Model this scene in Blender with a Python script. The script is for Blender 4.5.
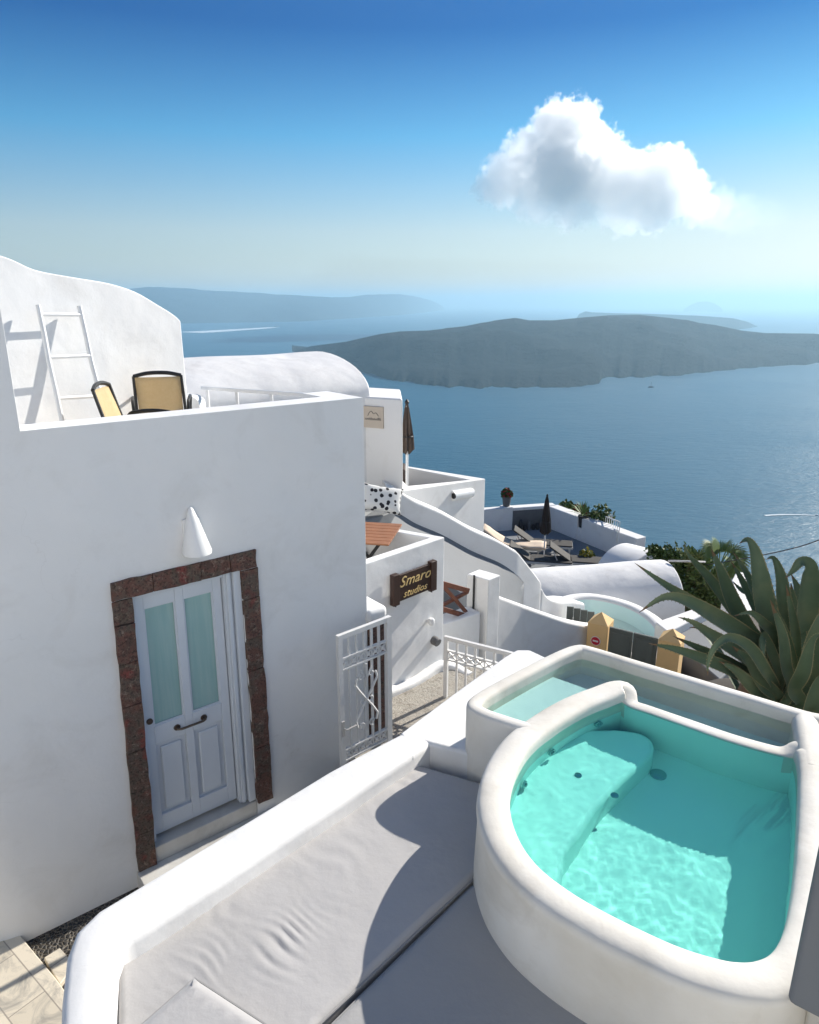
import bpy, bmesh, math, random
from mathutils import Vector, Matrix, noise
from mathutils.geometry import tessellate_polygon
random.seed(7)
R = math.radians
sc = bpy.context.scene
for _o in list(bpy.data.objects): bpy.data.objects.remove(_o)
COL = sc.collection

# ---------------------------------------------------------------- camera
PITCH = R(16.62); FPX = 700.0; CU, CV = 409.5, 512.0
cam = bpy.data.cameras.new('camera'); cam.sensor_fit = 'VERTICAL'; cam.sensor_height = 36.0
cam.lens = 36.0 * FPX / 1024.0; cam.clip_start = 0.05; cam.clip_end = 200000
camo = bpy.data.objects.new('camera', cam); COL.objects.link(camo)
camo.location = (0, 0, 0); camo.rotation_euler = (R(90) - PITCH, 0, 0)
sc.camera = camo

# ---------------------------------------------------------------- sky, sun, exposure
SUN_AZ = R(50.0)      # clockwise from +Y (the view) towards +X
SUN_EL = R(30.0)
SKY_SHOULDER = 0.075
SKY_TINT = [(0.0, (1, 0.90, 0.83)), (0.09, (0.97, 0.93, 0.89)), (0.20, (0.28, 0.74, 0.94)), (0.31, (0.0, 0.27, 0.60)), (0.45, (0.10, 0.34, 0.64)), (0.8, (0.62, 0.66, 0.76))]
w = bpy.data.worlds.new('World'); sc.world = w; w.use_nodes = True
nt = w.node_tree; nt.nodes.clear()
sky = nt.nodes.new('ShaderNodeTexSky'); sky.sky_type = 'NISHITA'; sky.sun_disc = False
sky.sun_elevation = SUN_EL; sky.sun_rotation = SUN_AZ
sky.altitude = 280; sky.air_density = 1.0; sky.dust_density = 0.6; sky.ozone_density = 2.0
hs = nt.nodes.new('ShaderNodeHueSaturation'); hs.inputs['Saturation'].default_value = 1.0
bg = nt.nodes.new('ShaderNodeBackground'); bg.inputs[1].default_value = 0.115
wo = nt.nodes.new('ShaderNodeOutputWorld')
# a deep polarised blue aloft and soft white air low down: soft shoulder on the brightest part, tint by elevation
def wn(t_, **k):
    x = nt.nodes.new(t_)
    for a_, b_ in k.items(): setattr(x, a_, b_)
    return x
k1 = wn('ShaderNodeVectorMath', operation='SCALE'); k1.inputs[3].default_value = SKY_SHOULDER
nt.links.new(sky.outputs[0], k1.inputs[0])
bw = wn('ShaderNodeRGBToBW'); nt.links.new(k1.outputs[0], bw.inputs[0])
ad = wn('ShaderNodeMath', operation='ADD'); ad.inputs[1].default_value = 1.0; nt.links.new(bw.outputs[0], ad.inputs[0])
iv = wn('ShaderNodeMath', operation='DIVIDE'); iv.inputs[0].default_value = 1.0; nt.links.new(ad.outputs[0], iv.inputs[1])
k2 = wn('ShaderNodeVectorMath', operation='SCALE'); nt.links.new(sky.outputs[0], k2.inputs[0]); nt.links.new(iv.outputs[0], k2.inputs[3])
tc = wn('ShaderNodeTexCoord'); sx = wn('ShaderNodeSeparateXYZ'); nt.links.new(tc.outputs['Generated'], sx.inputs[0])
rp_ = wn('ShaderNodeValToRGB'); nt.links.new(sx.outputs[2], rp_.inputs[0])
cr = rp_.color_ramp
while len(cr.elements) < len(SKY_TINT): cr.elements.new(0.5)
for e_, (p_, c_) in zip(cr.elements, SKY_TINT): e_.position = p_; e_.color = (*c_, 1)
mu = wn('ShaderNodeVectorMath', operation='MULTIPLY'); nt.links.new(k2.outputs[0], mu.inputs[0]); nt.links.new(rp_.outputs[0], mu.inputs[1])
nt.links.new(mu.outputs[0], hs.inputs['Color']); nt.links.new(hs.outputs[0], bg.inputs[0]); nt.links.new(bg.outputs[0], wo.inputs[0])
sun = bpy.data.lights.new('sun', 'SUN'); sun.energy = 5.0; sun.angle = R(0.5); sun.color = (1.0, 0.94, 0.85)
suno = bpy.data.objects.new('sun', sun); COL.objects.link(suno)
SUND = Vector((math.sin(SUN_AZ) * math.cos(SUN_EL), math.cos(SUN_AZ) * math.cos(SUN_EL), math.sin(SUN_EL)))
suno.rotation_euler = SUND.to_track_quat('Z', 'Y').to_euler()
suno.location = (20, 20, 20)
sc.view_settings.view_transform = 'Standard'; sc.view_settings.look = 'None'
sc.view_settings.exposure = 0.6; sc.view_settings.gamma = 1.0; sc.view_settings.use_curve_mapping = False
sc.cycles.max_bounces = 14; sc.cycles.diffuse_bounces = 4; sc.cycles.glossy_bounces = 3
sc.cycles.transmission_bounces = 8; sc.cycles.transparent_max_bounces = 12; sc.cycles.volume_bounces = 10
sc.cycles.sample_clamp_indirect = 6.0; sc.cycles.use_denoising = True; sc.cycles.use_adaptive_sampling = True; sc.cycles.adaptive_threshold = 0.025
sc.cycles.volume_max_steps = 256

# ---------------------------------------------------------------- helpers
SP, CP = math.sin(PITCH), math.cos(PITCH)
def ray(u, v):
    x = (u - CU) / FPX; y = (CV - v) / FPX
    return Vector((x, CP + y * SP, -SP + y * CP))
def G(u, v, z):
    d = ray(u, v); return d * (z / d.z)
def GY(u, v, Y):
    d = ray(u, v); return d * (Y / d.y)

def tag(o, label=None, cat=None, group=None, kind=None):
    if label: o['label'] = label
    if cat: o['category'] = cat
    if group: o['group'] = group
    if kind: o['kind'] = kind
    return o
def root(name, loc, label, cat, group=None):
    o = bpy.data.objects.new(name, None); COL.objects.link(o); o.location = loc
    o.empty_display_size = 0.2
    return tag(o, label, cat, group)
def chain(o):
    v = Vector((0, 0, 0))
    while o is not None: v = v + Vector(o.location); o = o.parent
    return v
def mk(name, bm, mat, parent=None, bevel=0.0, seg=3, smooth=True, angle=35, wn=True):
    bmesh.ops.recalc_face_normals(bm, faces=bm.faces)
    if parent is not None:
        s = chain(parent); bmesh.ops.translate(bm, vec=-s, verts=bm.verts)
    me = bpy.data.meshes.new(name); bm.to_mesh(me); bm.free()
    if smooth:
        me.polygons.foreach_set('use_smooth', [True] * len(me.polygons))
        me.set_sharp_from_angle(angle=R(angle)) if not bevel else None
    o = bpy.data.objects.new(name, me); COL.objects.link(o)
    if mat is not None:
        for m in (mat if isinstance(mat, (list, tuple)) else [mat]): me.materials.append(m)
    if parent is not None: o.parent = parent
    if bevel:
        b = o.modifiers.new('bevel', 'BEVEL'); b.width = bevel; b.segments = seg; b.limit_method = 'ANGLE'; b.angle_limit = R(30)
        if smooth and wn:
            wnm = o.modifiers.new('wn', 'WEIGHTED_NORMAL'); wnm.keep_sharp = True; wnm.weight = 80
    return o
def prism(bm, pts, z0, z1):
    """pts: list of (x,y) (or with per-vertex tops when z1 is a list)"""
    n = len(pts)
    zt = z1 if isinstance(z1, (list, tuple)) else [z1] * n
    zb = z0 if isinstance(z0, (list, tuple)) else [z0] * n
    a = [bm.verts.new((p[0], p[1], zb[i])) for i, p in enumerate(pts)]
    b = [bm.verts.new((p[0], p[1], zt[i])) for i, p in enumerate(pts)]
    bm.faces.new(a[::-1]); bm.faces.new(b)
    for i in range(n):
        j = (i + 1) % n
        bm.faces.new((a[i], a[j], b[j], b[i]))
def box(bm, c, s, rz=0.0, M=None):
    m = Matrix.Translation(c) @ Matrix.Rotation(rz, 4, 'Z') @ Matrix.Diagonal((s[0], s[1], s[2], 1))
    if M is not None: m = M @ m
    bmesh.ops.create_cube(bm, size=1.0, matrix=m)
def beam(bm, p, q, w_, t_, up=Vector((0, 0, 1))):
    p = Vector(p); q = Vector(q); d = q - p; L = d.length; d.normalize()
    s = d.cross(up)
    if s.length < 1e-4: s = d.cross(Vector((0, 1, 0)))
    s.normalize(); u = s.cross(d)
    m = Matrix((s, d, u)).transposed().to_4x4(); m.translation = (p + q) / 2
    bmesh.ops.create_cube(bm, size=1.0, matrix=m @ Matrix.Diagonal((w_, L, t_, 1)))
def tube(bm, pts, r, n=8, caps=True):
    pts = [Vector(p) for p in pts]; rs = r if isinstance(r, (list, tuple)) else [r] * len(pts)
    rings = []; prev = None
    for i, p in enumerate(pts):
        d = (pts[min(i + 1, len(pts) - 1)] - pts[max(i - 1, 0)]).normalized()
        if prev is None:
            a = d.cross(Vector((0, 0, 1)))
            if a.length < 1e-3: a = d.cross(Vector((1, 0, 0)))
        else:
            a = prev - d * prev.dot(d)
        a.normalize(); prev = a; b = d.cross(a)
        rings.append([bm.verts.new(p + (a * math.cos(t) + b * math.sin(t)) * rs[i]) for t in [2 * math.pi * k / n for k in range(n)]])
    for i in range(len(rings) - 1):
        for k in range(n):
            l = (k + 1) % n
            bm.faces.new((rings[i][k], rings[i][l], rings[i + 1][l], rings[i + 1][k]))
    if caps: bm.faces.new(rings[0][::-1]); bm.faces.new(rings[-1])
def lathe(bm, prof, c, n=24):
    rings = [[bm.verts.new((c[0] + r * math.cos(2 * math.pi * k / n), c[1] + r * math.sin(2 * math.pi * k / n), c[2] + z)) for k in range(n)] for r, z in prof]
    for i in range(len(rings) - 1):
        for k in range(n):
            l = (k + 1) % n; bm.faces.new((rings[i][k], rings[i][l], rings[i + 1][l], rings[i + 1][k]))
    bm.faces.new(rings[0][::-1]); bm.faces.new(rings[-1])
def B(): return bmesh.new()
def crom(pts, per=8, closed=False):
    """Catmull-Rom through the points"""
    pts = [Vector(p) for p in pts]; n = len(pts); out = []
    rng = range(n) if closed else range(n - 1)
    for i in rng:
        if closed: p0, p1, p2, p3 = pts[i - 1], pts[i], pts[(i + 1) % n], pts[(i + 2) % n]
        else: p0, p1, p2, p3 = pts[max(i - 1, 0)], pts[i], pts[i + 1], pts[min(i + 2, n - 1)]
        for k in range(per):
            t = k / per
            out.append(0.5 * ((2 * p1) + (p2 - p0) * t + (2 * p0 - 5 * p1 + 4 * p2 - p3) * t * t + (3 * p1 - p0 - 3 * p2 + p3) * t ** 3))
    if not closed: out.append(pts[-1].copy())
    return out
def sweep(bm, path, prof, closed=False, caps=True):
    """path of 3D points; prof(i) -> list of (side, height) closed section; side is to the right of travel"""
    n = len(path); rings = []
    for i, p in enumerate(path):
        if closed: d = path[(i + 1) % n] - path[i - 1]
        else: d = path[min(i + 1, n - 1)] - path[max(i - 1, 0)]
        d = Vector((d.x, d.y, 0)).normalized(); s = Vector((d.y, -d.x, 0))
        rings.append([bm.verts.new(p + s * a + Vector((0, 0, b))) for a, b in prof(i)])
    m = len(rings[0])
    for i in range(n if closed else n - 1):
        A, C_ = rings[i], rings[(i + 1) % n]
        for k in range(m):
            l = (k + 1) % m; bm.faces.new((A[k], A[l], C_[l], C_[k]))
    if caps and not closed: bm.faces.new(rings[0][::-1]); bm.faces.new(rings[-1])
def round_wall(w_, h, depth, r=0.05, n=4):
    """section of a plaster wall whose top edges are rounded; top at 0.. goes down depth"""
    pr = [(-w_ / 2, h - depth), (-w_ / 2, h - r)]
    for k in range(1, n + 1):
        a = math.pi / 2 * k / n; pr.append((-w_ / 2 + r - r * math.cos(a), h - r + r * math.sin(a)))
    for k in range(0, n + 1):
        a = math.pi / 2 * k / n; pr.append((w_ / 2 - r + r * math.sin(a), h - r + r * math.cos(a)))
    pr.append((w_ / 2, h - depth))
    return pr
def offset_poly(pts, d):
    """inward offset for CCW polygon"""
    n = len(pts); out = []
    for i in range(n):
        p0, p1, p2 = Vector(pts[i - 1][:2]), Vector(pts[i][:2]), Vector(pts[(i + 1) % n][:2])
        e1 = (p1 - p0).normalized(); e2 = (p2 - p1).normalized()
        n1 = Vector((-e1.y, e1.x)); n2 = Vector((-e2.y, e2.x)); b = (n1 + n2)
        b = b.normalized(); k = d / max(0.3, b.dot(n1))
        out.append(p1 + b * k)
    return out
def ccw(pts):
    a = sum(pts[i - 1][0] * pts[i][1] - pts[i][0] * pts[i - 1][1] for i in range(len(pts)))
    return list(pts) if a > 0 else list(pts)[::-1]
def booleans(o, cutters, op='DIFFERENCE'):
    for c in cutters:
        m = o.modifiers.new('b', 'BOOLEAN'); m.operation = op; m.object = c; m.solver = 'EXACT'
        dg = bpy.context.evaluated_depsgraph_get(); dg.update()
        me = bpy.data.meshes.new_from_object(o.evaluated_get(dg))
        o.modifiers.clear(); old = o.data; o.data = me; bpy.data.meshes.remove(old)
        bpy.data.objects.remove(c)
def soften(o, bevel, seg=3):
    me = o.data
    me.polygons.foreach_set('use_smooth', [True] * len(me.polygons))
    b = o.modifiers.new('bevel', 'BEVEL'); b.width = bevel; b.segments = seg; b.limit_method = 'ANGLE'; b.angle_limit = R(30)
    wnm = o.modifiers.new('wn', 'WEIGHTED_NORMAL'); wnm.keep_sharp = True; wnm.weight = 80
def copy_tree(o, parent=None):
    c = o.copy(); COL.objects.link(c); c.parent = parent
    for ch in [x for x in bpy.data.objects if x.parent is o]: copy_tree(ch, c)
    return c

# ---------------------------------------------------------------- materials
class NT:
    def __init__(s, name):
        s.m = bpy.data.materials.new(name); s.m.use_nodes = True; s.t = s.m.node_tree; s.t.nodes.clear()
        s.out = s.t.nodes.new('ShaderNodeOutputMaterial')
    def n(s, typ, ins=None, **kw):
        x = s.t.nodes.new(typ)
        for k, v in kw.items(): setattr(x, k, v)
        for k, v in (ins or {}).items():
            if hasattr(v, 'is_linked') or hasattr(v, 'links'): s.t.links.new(v, x.inputs[k])
            else: x.inputs[k].default_value = v
        return x
    def coord(s, which='Object'): return s.n('ShaderNodeTexCoord').outputs[which]
    def pos(s): return s.n('ShaderNodeNewGeometry').outputs['Position']
    def noise(s, vec, scale, detail=4, rough=0.55, dist=0.0):
        return s.n('ShaderNodeTexNoise', {'Vector': vec, 'Scale': scale, 'Detail': detail, 'Roughness': rough, 'Distortion': dist}).outputs[0]
    def ramp(s, fac, stops, interp='LINEAR'):
        r = s.n('ShaderNodeValToRGB', {'Fac': fac}); cr = r.color_ramp; cr.interpolation = interp
        while len(cr.elements) < len(stops): cr.elements.new(0.5)
        for e, (p, c) in zip(cr.elements, stops):
            e.position = p; e.color = c if len(c) == 4 else (*c, 1)
        return r.outputs[0]
    def mix(s, fac, a, b, mode='MIX'):
        x = s.n('ShaderNodeMix', data_type='RGBA', blend_type=mode)
        for k, v in ((0, fac), (6, a), (7, b)):
            if hasattr(v, 'links'): s.t.links.new(v, x.inputs[k])
            else: x.inputs[k].default_value = v if k == 0 or len(v) == 4 else (*v, 1)
        return x.outputs[2]
    def math(s, op, a, b=0.0, c=None, clamp=False):
        x = s.n('ShaderNodeMath', operation=op, use_clamp=clamp)
        for k, v in ((0, a), (1, b), (2, c)):
            if v is None: continue
            if hasattr(v, 'links'): s.t.links.new(v, x.inputs[k])
            else: x.inputs[k].default_value = v
        return x.outputs[0]
    def bump(s, h, strength=0.3, dist=0.01, prev=None):
        i = {'Height': h, 'Strength': strength, 'Distance': dist}
        if prev is not None: i['Normal'] = prev
        return s.n('ShaderNodeBump', i).outputs[0]
    def principled(s, color, rough=0.6, normal=None, metallic=0.0, spec=0.5, **kw):
        i = {'Base Color': color if hasattr(color, 'links') else ((*color, 1) if len(color) == 3 else color), 'Roughness': rough, 'Metallic': metallic, 'Specular IOR Level': spec}
        if normal is not None: i['Normal'] = normal
        i.update(kw)
        p = s.n('ShaderNodeBsdfPrincipled', i); s.t.links.new(p.outputs[0], s.out.inputs[0]); return p
def plaster(name, a, b, scale=1.2, rough=0.75, bumps=1.0, stain=None, stain_amt=0.0):
    t = NT(name); p = t.pos()
    n1 = t.noise(p, scale, 5, 0.6); col = t.mix(t.ramp(n1, [(0.3, (0, 0, 0)), (0.7, (1, 1, 1))]), a, b)
    if stain is not None:
        n2 = t.noise(p, 2.3, 6, 0.65, 0.6)
        m = t.math('MULTIPLY', t.ramp(n2, [(0.52, (0, 0, 0)), (0.72, (1, 1, 1))]), stain_amt)
        col = t.mix(m, col, stain)
    # hairline cracks with a course of their own, here and there
    wob = t.n('ShaderNodeTexNoise', {'Vector': p, 'Scale': 2.5, 'Detail': 4}).outputs['Color']
    cv = t.n('ShaderNodeVectorMath', {0: p, 1: wob}, operation='ADD').outputs[0]
    ck = t.n('ShaderNodeTexVoronoi', {'Vector': cv, 'Scale': 1.1}, feature='DISTANCE_TO_EDGE').outputs['Distance']
    cm = t.math('MULTIPLY', t.ramp(ck, [(0.0, (1, 1, 1)), (0.0045, (0, 0, 0))]), t.ramp(t.noise(p, 0.9, 2), [(0.52, (0, 0, 0)), (0.62, (1, 1, 1))]))
    col = t.mix(t.math('MULTIPLY', cm, 0.13), col, (0.42, 0.39, 0.35))
    fine = t.noise(p, 55.0, 3, 0.6); mid = t.noise(p, 6.0, 4, 0.5); big = t.noise(p, 1.3, 2, 0.5)
    nb = t.bump(big, 0.5 * bumps, 0.06); nb = t.bump(mid, 0.35 * bumps, 0.012, nb); nb = t.bump(fine, 0.25 * bumps, 0.0015, nb)
    t.principled(col, rough, nb, spec=0.3)
    return t.m
def plain(name, color, rough=0.6, metallic=0.0, var=0.15, scale=8.0, bump=0.0, spec=0.5):
    t = NT(name); p = t.coord()
    n1 = t.noise(p, scale, 4, 0.6)
    c2 = tuple(c * (1 - var) for c in color); c1 = tuple(min(1, c * (1 + var)) for c in color)
    col = t.mix(n1, c2, c1)
    nb = t.bump(t.noise(p, scale * 6, 3), bump, 0.003) if bump else None
    t.principled(col, rough, nb, metallic, spec)
    return t.m
M = {}
M['white'] = plaster('white_plaster', (0.81, 0.805, 0.79), (0.75, 0.745, 0.73), stain=(0.60, 0.575, 0.53), stain_amt=0.32, bumps=1.2)
M['house'] = plaster('house_plaster', (0.80, 0.80, 0.795), (0.74, 0.74, 0.735), scale=0.8, bumps=1.2, stain=(0.60, 0.585, 0.56), stain_amt=0.38)
M['rim'] = plaster('tub_plaster', (0.79, 0.765, 0.71), (0.68, 0.64, 0.56), scale=2.0, bumps=1.5, stain=(0.54, 0.49, 0.41), stain_amt=0.55, rough=0.7)
M['vault'] = plaster('vault_plaster', (0.78, 0.775, 0.765), (0.70, 0.69, 0.675), scale=0.9, bumps=1.6, stain=(0.58, 0.56, 0.54), stain_amt=0.5)
M['far'] = plaster('far_plaster', (0.80, 0.79, 0.77), (0.73, 0.72, 0.70), scale=0.5, bumps=0.6, stain=(0.60, 0.57, 0.53), stain_amt=0.4)
M['ledge'] = plaster('ledge_plaster', (0.76, 0.90, 0.87), (0.70, 0.86, 0.83), bumps=0.4)
def pool_mat():
    t = NT('pool_lining'); p = t.pos()
    col = t.mix(t.noise(p, 3.0, 4), (0.68, 0.92, 0.86), (0.75, 0.94, 0.90))
    t.principled(col, 0.6, t.bump(t.noise(p, 30, 3), 0.1, 0.002)); return t.m
M['pool'] = pool_mat()
M['marble'] = plaster('marble', (0.62, 0.61, 0.58), (0.5, 0.48, 0.44), scale=3.0, bumps=0.2, stain=(0.36, 0.35, 0.33), stain_amt=0.6, rough=0.4)
M['white_paint'] = plain('white_paint', (0.78, 0.78, 0.77), 0.35, var=0.05)
M['door_paint'] = plain('door_paint', (0.62, 0.665, 0.72), 0.62, var=0.10, scale=2.5, bump=0.05)
M['iron_white'] = plain('white_iron', (0.72, 0.71, 0.69), 0.4, var=0.1, scale=20)
M['bronze'] = plain('bronze', (0.13, 0.10, 0.08), 0.45, 0.7, var=0.3)
M['dark_metal'] = plain('dark_metal', (0.025, 0.023, 0.022), 0.4, 0.3)
M['black'] = plain('black_paint', (0.012, 0.012, 0.012), 0.45)
def sling_mat():
    t = NT('cream_sling_weave'); p = t.coord()
    c = t.mix(t.noise(p, 30, 3), (0.66, 0.52, 0.30), (0.76, 0.62, 0.40))
    a = t.n('ShaderNodeBsdfDiffuse', {'Color': c}).outputs[0]; b = t.n('ShaderNodeBsdfTranslucent', {'Color': c}).outputs[0]
    t.t.links.new(t.n('ShaderNodeMixShader', {0: 0.35, 1: a, 2: b}).outputs[0], t.out.inputs[0]); return t.m
M['sling'] = sling_mat()
M['brown_wood'] = plain('brown_wood', (0.16, 0.055, 0.03), 0.55, var=0.4, scale=14, bump=0.3)
M['table_wood'] = plain('table_wood', (0.30, 0.13, 0.06), 0.5, var=0.3, scale=12, bump=0.2)
M['sign_wood'] = plain('sign_wood', (0.045, 0.022, 0.016), 0.45, var=0.4, scale=14, bump=0.4)
M['gold'] = plain('gold_letter', (0.75, 0.55, 0.25), 0.5, 0.1, var=0.15, scale=40)
M['umbrella'] = plain('umbrella_cloth', (0.035, 0.026, 0.022), 0.85, var=0.3, scale=20, bump=0.4)
M['umbrella2'] = plain('umbrella_brown_cloth', (0.07, 0.05, 0.04), 0.85, var=0.4, scale=14, bump=0.4)
M['tan'] = plain('tan_board', (0.55, 0.47, 0.38), 0.7, var=0.08)
M['yellow'] = plain('yellow_plaster', (0.78, 0.52, 0.24), 0.8, var=0.1, scale=5, bump=0.3)
M['gate_green'] = plain('grey_green_paint', (0.12, 0.135, 0.12), 0.5, var=0.15)
M['red'] = plain('red_sign', (0.55, 0.02, 0.04), 0.4, var=0.05)
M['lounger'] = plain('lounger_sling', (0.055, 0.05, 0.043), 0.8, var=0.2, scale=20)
M['lounger_frame'] = plain('lounger_frame', (0.52, 0.50, 0.47), 0.5, var=0.1)
M['towel'] = plain('beige_towel', (0.62, 0.50, 0.38), 0.9, var=0.1, scale=30, bump=0.4)
M['pot_black'] = plain('black_pot', (0.03, 0.03, 0.032), 0.5)
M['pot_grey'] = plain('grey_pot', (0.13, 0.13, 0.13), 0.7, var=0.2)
M['flower_red'] = plain('red_flowers', (0.30, 0.03, 0.03), 0.7, var=0.5, scale=40)
M['flower_yellow'] = plain('yellow_flowers', (0.45, 0.36, 0.05), 0.7, var=0.4, scale=40)
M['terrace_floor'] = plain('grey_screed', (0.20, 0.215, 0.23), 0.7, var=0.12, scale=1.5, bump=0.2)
M['dark_screed'] = plain('dark_screed', (0.13, 0.12, 0.11), 0.8, var=0.2, scale=3, bump=0.3)
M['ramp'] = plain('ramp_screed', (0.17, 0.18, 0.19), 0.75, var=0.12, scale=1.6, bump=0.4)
M['cable'] = plain('cable', (0.05, 0.05, 0.05), 0.6)
M['rubber'] = plain('chrome_jet', (0.30, 0.50, 0.50), 0.3, 0.5)
def glass_mat():
    t = NT('frosted_pane'); p = t.pos()
    col = t.mix(t.noise(p, 1.6, 3), (0.24, 0.42, 0.42), (0.36, 0.54, 0.52))
    fo = t.n('ShaderNodeMapping', {'Vector': p, 'Scale': (1, 1, 0.06)}).outputs[0]
    col = t.mix(t.math('MULTIPLY', t.ramp(t.noise(fo, 26, 3, 0.6), [(0.4, (0, 0, 0)), (0.65, (1, 1, 1))]), 0.35), col, (0.44, 0.58, 0.55))
    t.principled(col, 0.12, t.bump(t.noise(p, 2.2, 2), 0.10, 0.02), spec=1.0); return t.m
M['pane'] = glass_mat()
def stone_mat():
    t = NT('red_volcanic_stone'); p = t.pos()
    n = t.noise(p, 4.0, 3, 0.6); big = t.ramp(n, [(0.35, (0.10, 0.058, 0.045)), (0.45, (0.15, 0.07, 0.052)), (0.54, (0.11, 0.085, 0.065)), (0.61, (0.12, 0.058, 0.045)), (0.68, (0.22, 0.055, 0.045))])
    f = t.noise(p, 24, 7, 0.8, 0.6); col = t.mix(t.ramp(f, [(0.54, (0, 0, 0)), (0.66, (1, 1, 1))]), big, (0.30, 0.22, 0.17))
    col = t.mix(t.math('MULTIPLY', t.ramp(t.noise(p, 60, 3), [(0.35, (1, 1, 1)), (0.5, (0, 0, 0))]), 0.7), col, (0.025, 0.015, 0.012))
    nb = t.bump(t.noise(p, 14, 6, 0.7), 0.8, 0.03); t.principled(col, 0.85, nb); return t.m
M['stone'] = stone_mat()
def pebble_mat():
    t = NT('black_pebble_mosaic'); p = t.pos()
    v = t.n('ShaderNodeTexVoronoi', {'Vector': p, 'Scale': 34.0, 'Randomness': 0.8}, feature='DISTANCE_TO_EDGE').outputs['Distance']
    c = t.n('ShaderNodeTexVoronoi', {'Vector': p, 'Scale': 34.0, 'Randomness': 0.8}).outputs['Color']
    peb = t.mix(t.math('MULTIPLY', c, 1.0), (0.012, 0.012, 0.014), (0.05, 0.045, 0.04))
    col = t.mix(t.ramp(v, [(0.03, (0, 0, 0)), (0.08, (1, 1, 1))]), (0.22, 0.19, 0.15), peb)
    nb = t.bump(t.ramp(v, [(0.0, (0, 0, 0)), (0.3, (1, 1, 1))]), 1.0, 0.012); t.principled(col, 0.45, nb); return t.m
M['pebbles'] = pebble_mat()
def tile_mat():
    t = NT('marble_tiles'); p = t.pos()
    mp = t.n('ShaderNodeMapping', {'Vector': p, 'Rotation': (0, 0, R(38)), 'Location': (0.05, 0.1, 0)}).outputs[0]
    br = t.n('ShaderNodeTexBrick', {'Vector': mp, 'Color1': (0.68, 0.61, 0.49, 1), 'Color2': (0.54, 0.48, 0.38, 1), 'Mortar': (0.33, 0.29, 0.24, 1), 'Scale': 1.0, 'Mortar Size': 0.004, 'Brick Width': 0.42, 'Row Height': 0.22, 'Bias': -0.2}, offset=0.4)
    vein = t.ramp(t.noise(mp, 4.5, 6, 0.7, 1.4), [(0.50, (0, 0, 0)), (0.68, (1, 1, 1))])
    col = t.mix(t.math('MULTIPLY', vein, 0.7), br.outputs[0], (0.24, 0.23, 0.21))
    nb = t.bump(br.outputs['Fac'], -0.6, 0.004); t.principled(col, 0.45, nb); return t.m
M['tiles'] = tile_mat()
def slate_mat():
    t = NT('irregular_slate'); p = t.pos()
    mp = t.n('ShaderNodeMapping', {'Vector': p, 'Scale': (1, 1, 0.2)}).outputs[0]
    wob = t.n('ShaderNodeTexNoise', {'Vector': mp, 'Scale': 3.0, 'Detail': 3}).outputs['Color']
    mv = t.n('ShaderNodeVectorMath', {0: mp, 1: wob}, operation='ADD').outputs[0]
    v = t.n('ShaderNodeTexVoronoi', {'Vector': mv, 'Scale': 3.6}, feature='DISTANCE_TO_EDGE').outputs['Distance']
    col = t.mix(t.noise(p, 9, 5, 0.7), (0.30, 0.27, 0.22), (0.46, 0.43, 0.38))
    col = t.mix(t.ramp(v, [(0.0, (1, 1, 1)), (0.035, (0, 0, 0))]), col, (0.24, 0.215, 0.18))
    nb = t.bump(t.noise(p, 12, 6, 0.75), 1.0, 0.03); t.principled(col, 0.8, nb); return t.m
M['slate'] = slate_mat()
def fabric(name, a, b):
    t = NT(name); p = t.pos()
    col = t.mix(t.noise(p, 2.0, 4, 0.6), a, b)
    wv = t.n('ShaderNodeTexWave', {'Vector': p, 'Scale': 110.0, 'Distortion': 1.2}).outputs['Fac']
    col = t.mix(t.math('MULTIPLY', wv, 0.10), col, (0.30, 0.29, 0.28)); col = t.mix(t.math('MULTIPLY', t.ramp(t.noise(p, 1.1, 5, 0.65), [(0.5, (0, 0, 0)), (0.75, (1, 1, 1))]), 0.35), col, (0.34, 0.325, 0.30))
    nb = t.bump(t.noise(p, 7, 4, 0.6), 0.5, 0.012); nb = t.bump(wv, 0.15, 0.0008, nb); nb = t.bump(t.noise(p, 260, 2), 0.25, 0.001, nb)
    t.principled(col, 0.85, nb, spec=0.2, **{'Sheen Weight': 0.15}); return t.m
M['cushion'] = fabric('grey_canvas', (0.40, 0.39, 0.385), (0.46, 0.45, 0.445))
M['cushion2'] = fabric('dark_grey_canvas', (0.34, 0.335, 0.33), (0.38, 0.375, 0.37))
def spots_mat():
    t = NT('spotted_cloth'); p = t.coord()
    v = t.n('ShaderNodeTexVoronoi', {'Vector': p, 'Scale': 13.0, 'Randomness': 0.7}).outputs['Distance']
    v2 = t.math('ADD', v, t.math('MULTIPLY', t.noise(p, 20, 2), 0.25))
    col = t.mix(t.ramp(v2, [(0.46, (0, 0, 0)), (0.49, (1, 1, 1))]), (0.015, 0.015, 0.02), (0.62, 0.62, 0.60))
    t.principled(col, 0.9); return t.m
M['spots'] = spots_mat()
def stripe_mat():
    t = NT('blue_striped_cloth'); p = t.coord()
    wv = t.n('ShaderNodeTexWave', {'Vector': p, 'Scale': 9.0, 'Distortion': 0.5}).outputs['Fac']
    col = t.mix(t.ramp(wv, [(0.45, (0, 0, 0)), (0.55, (1, 1, 1))]), (0.05, 0.10, 0.35), (0.7, 0.7, 0.7)); t.principled(col, 0.9); return t.m
M['stripes'] = stripe_mat()
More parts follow.
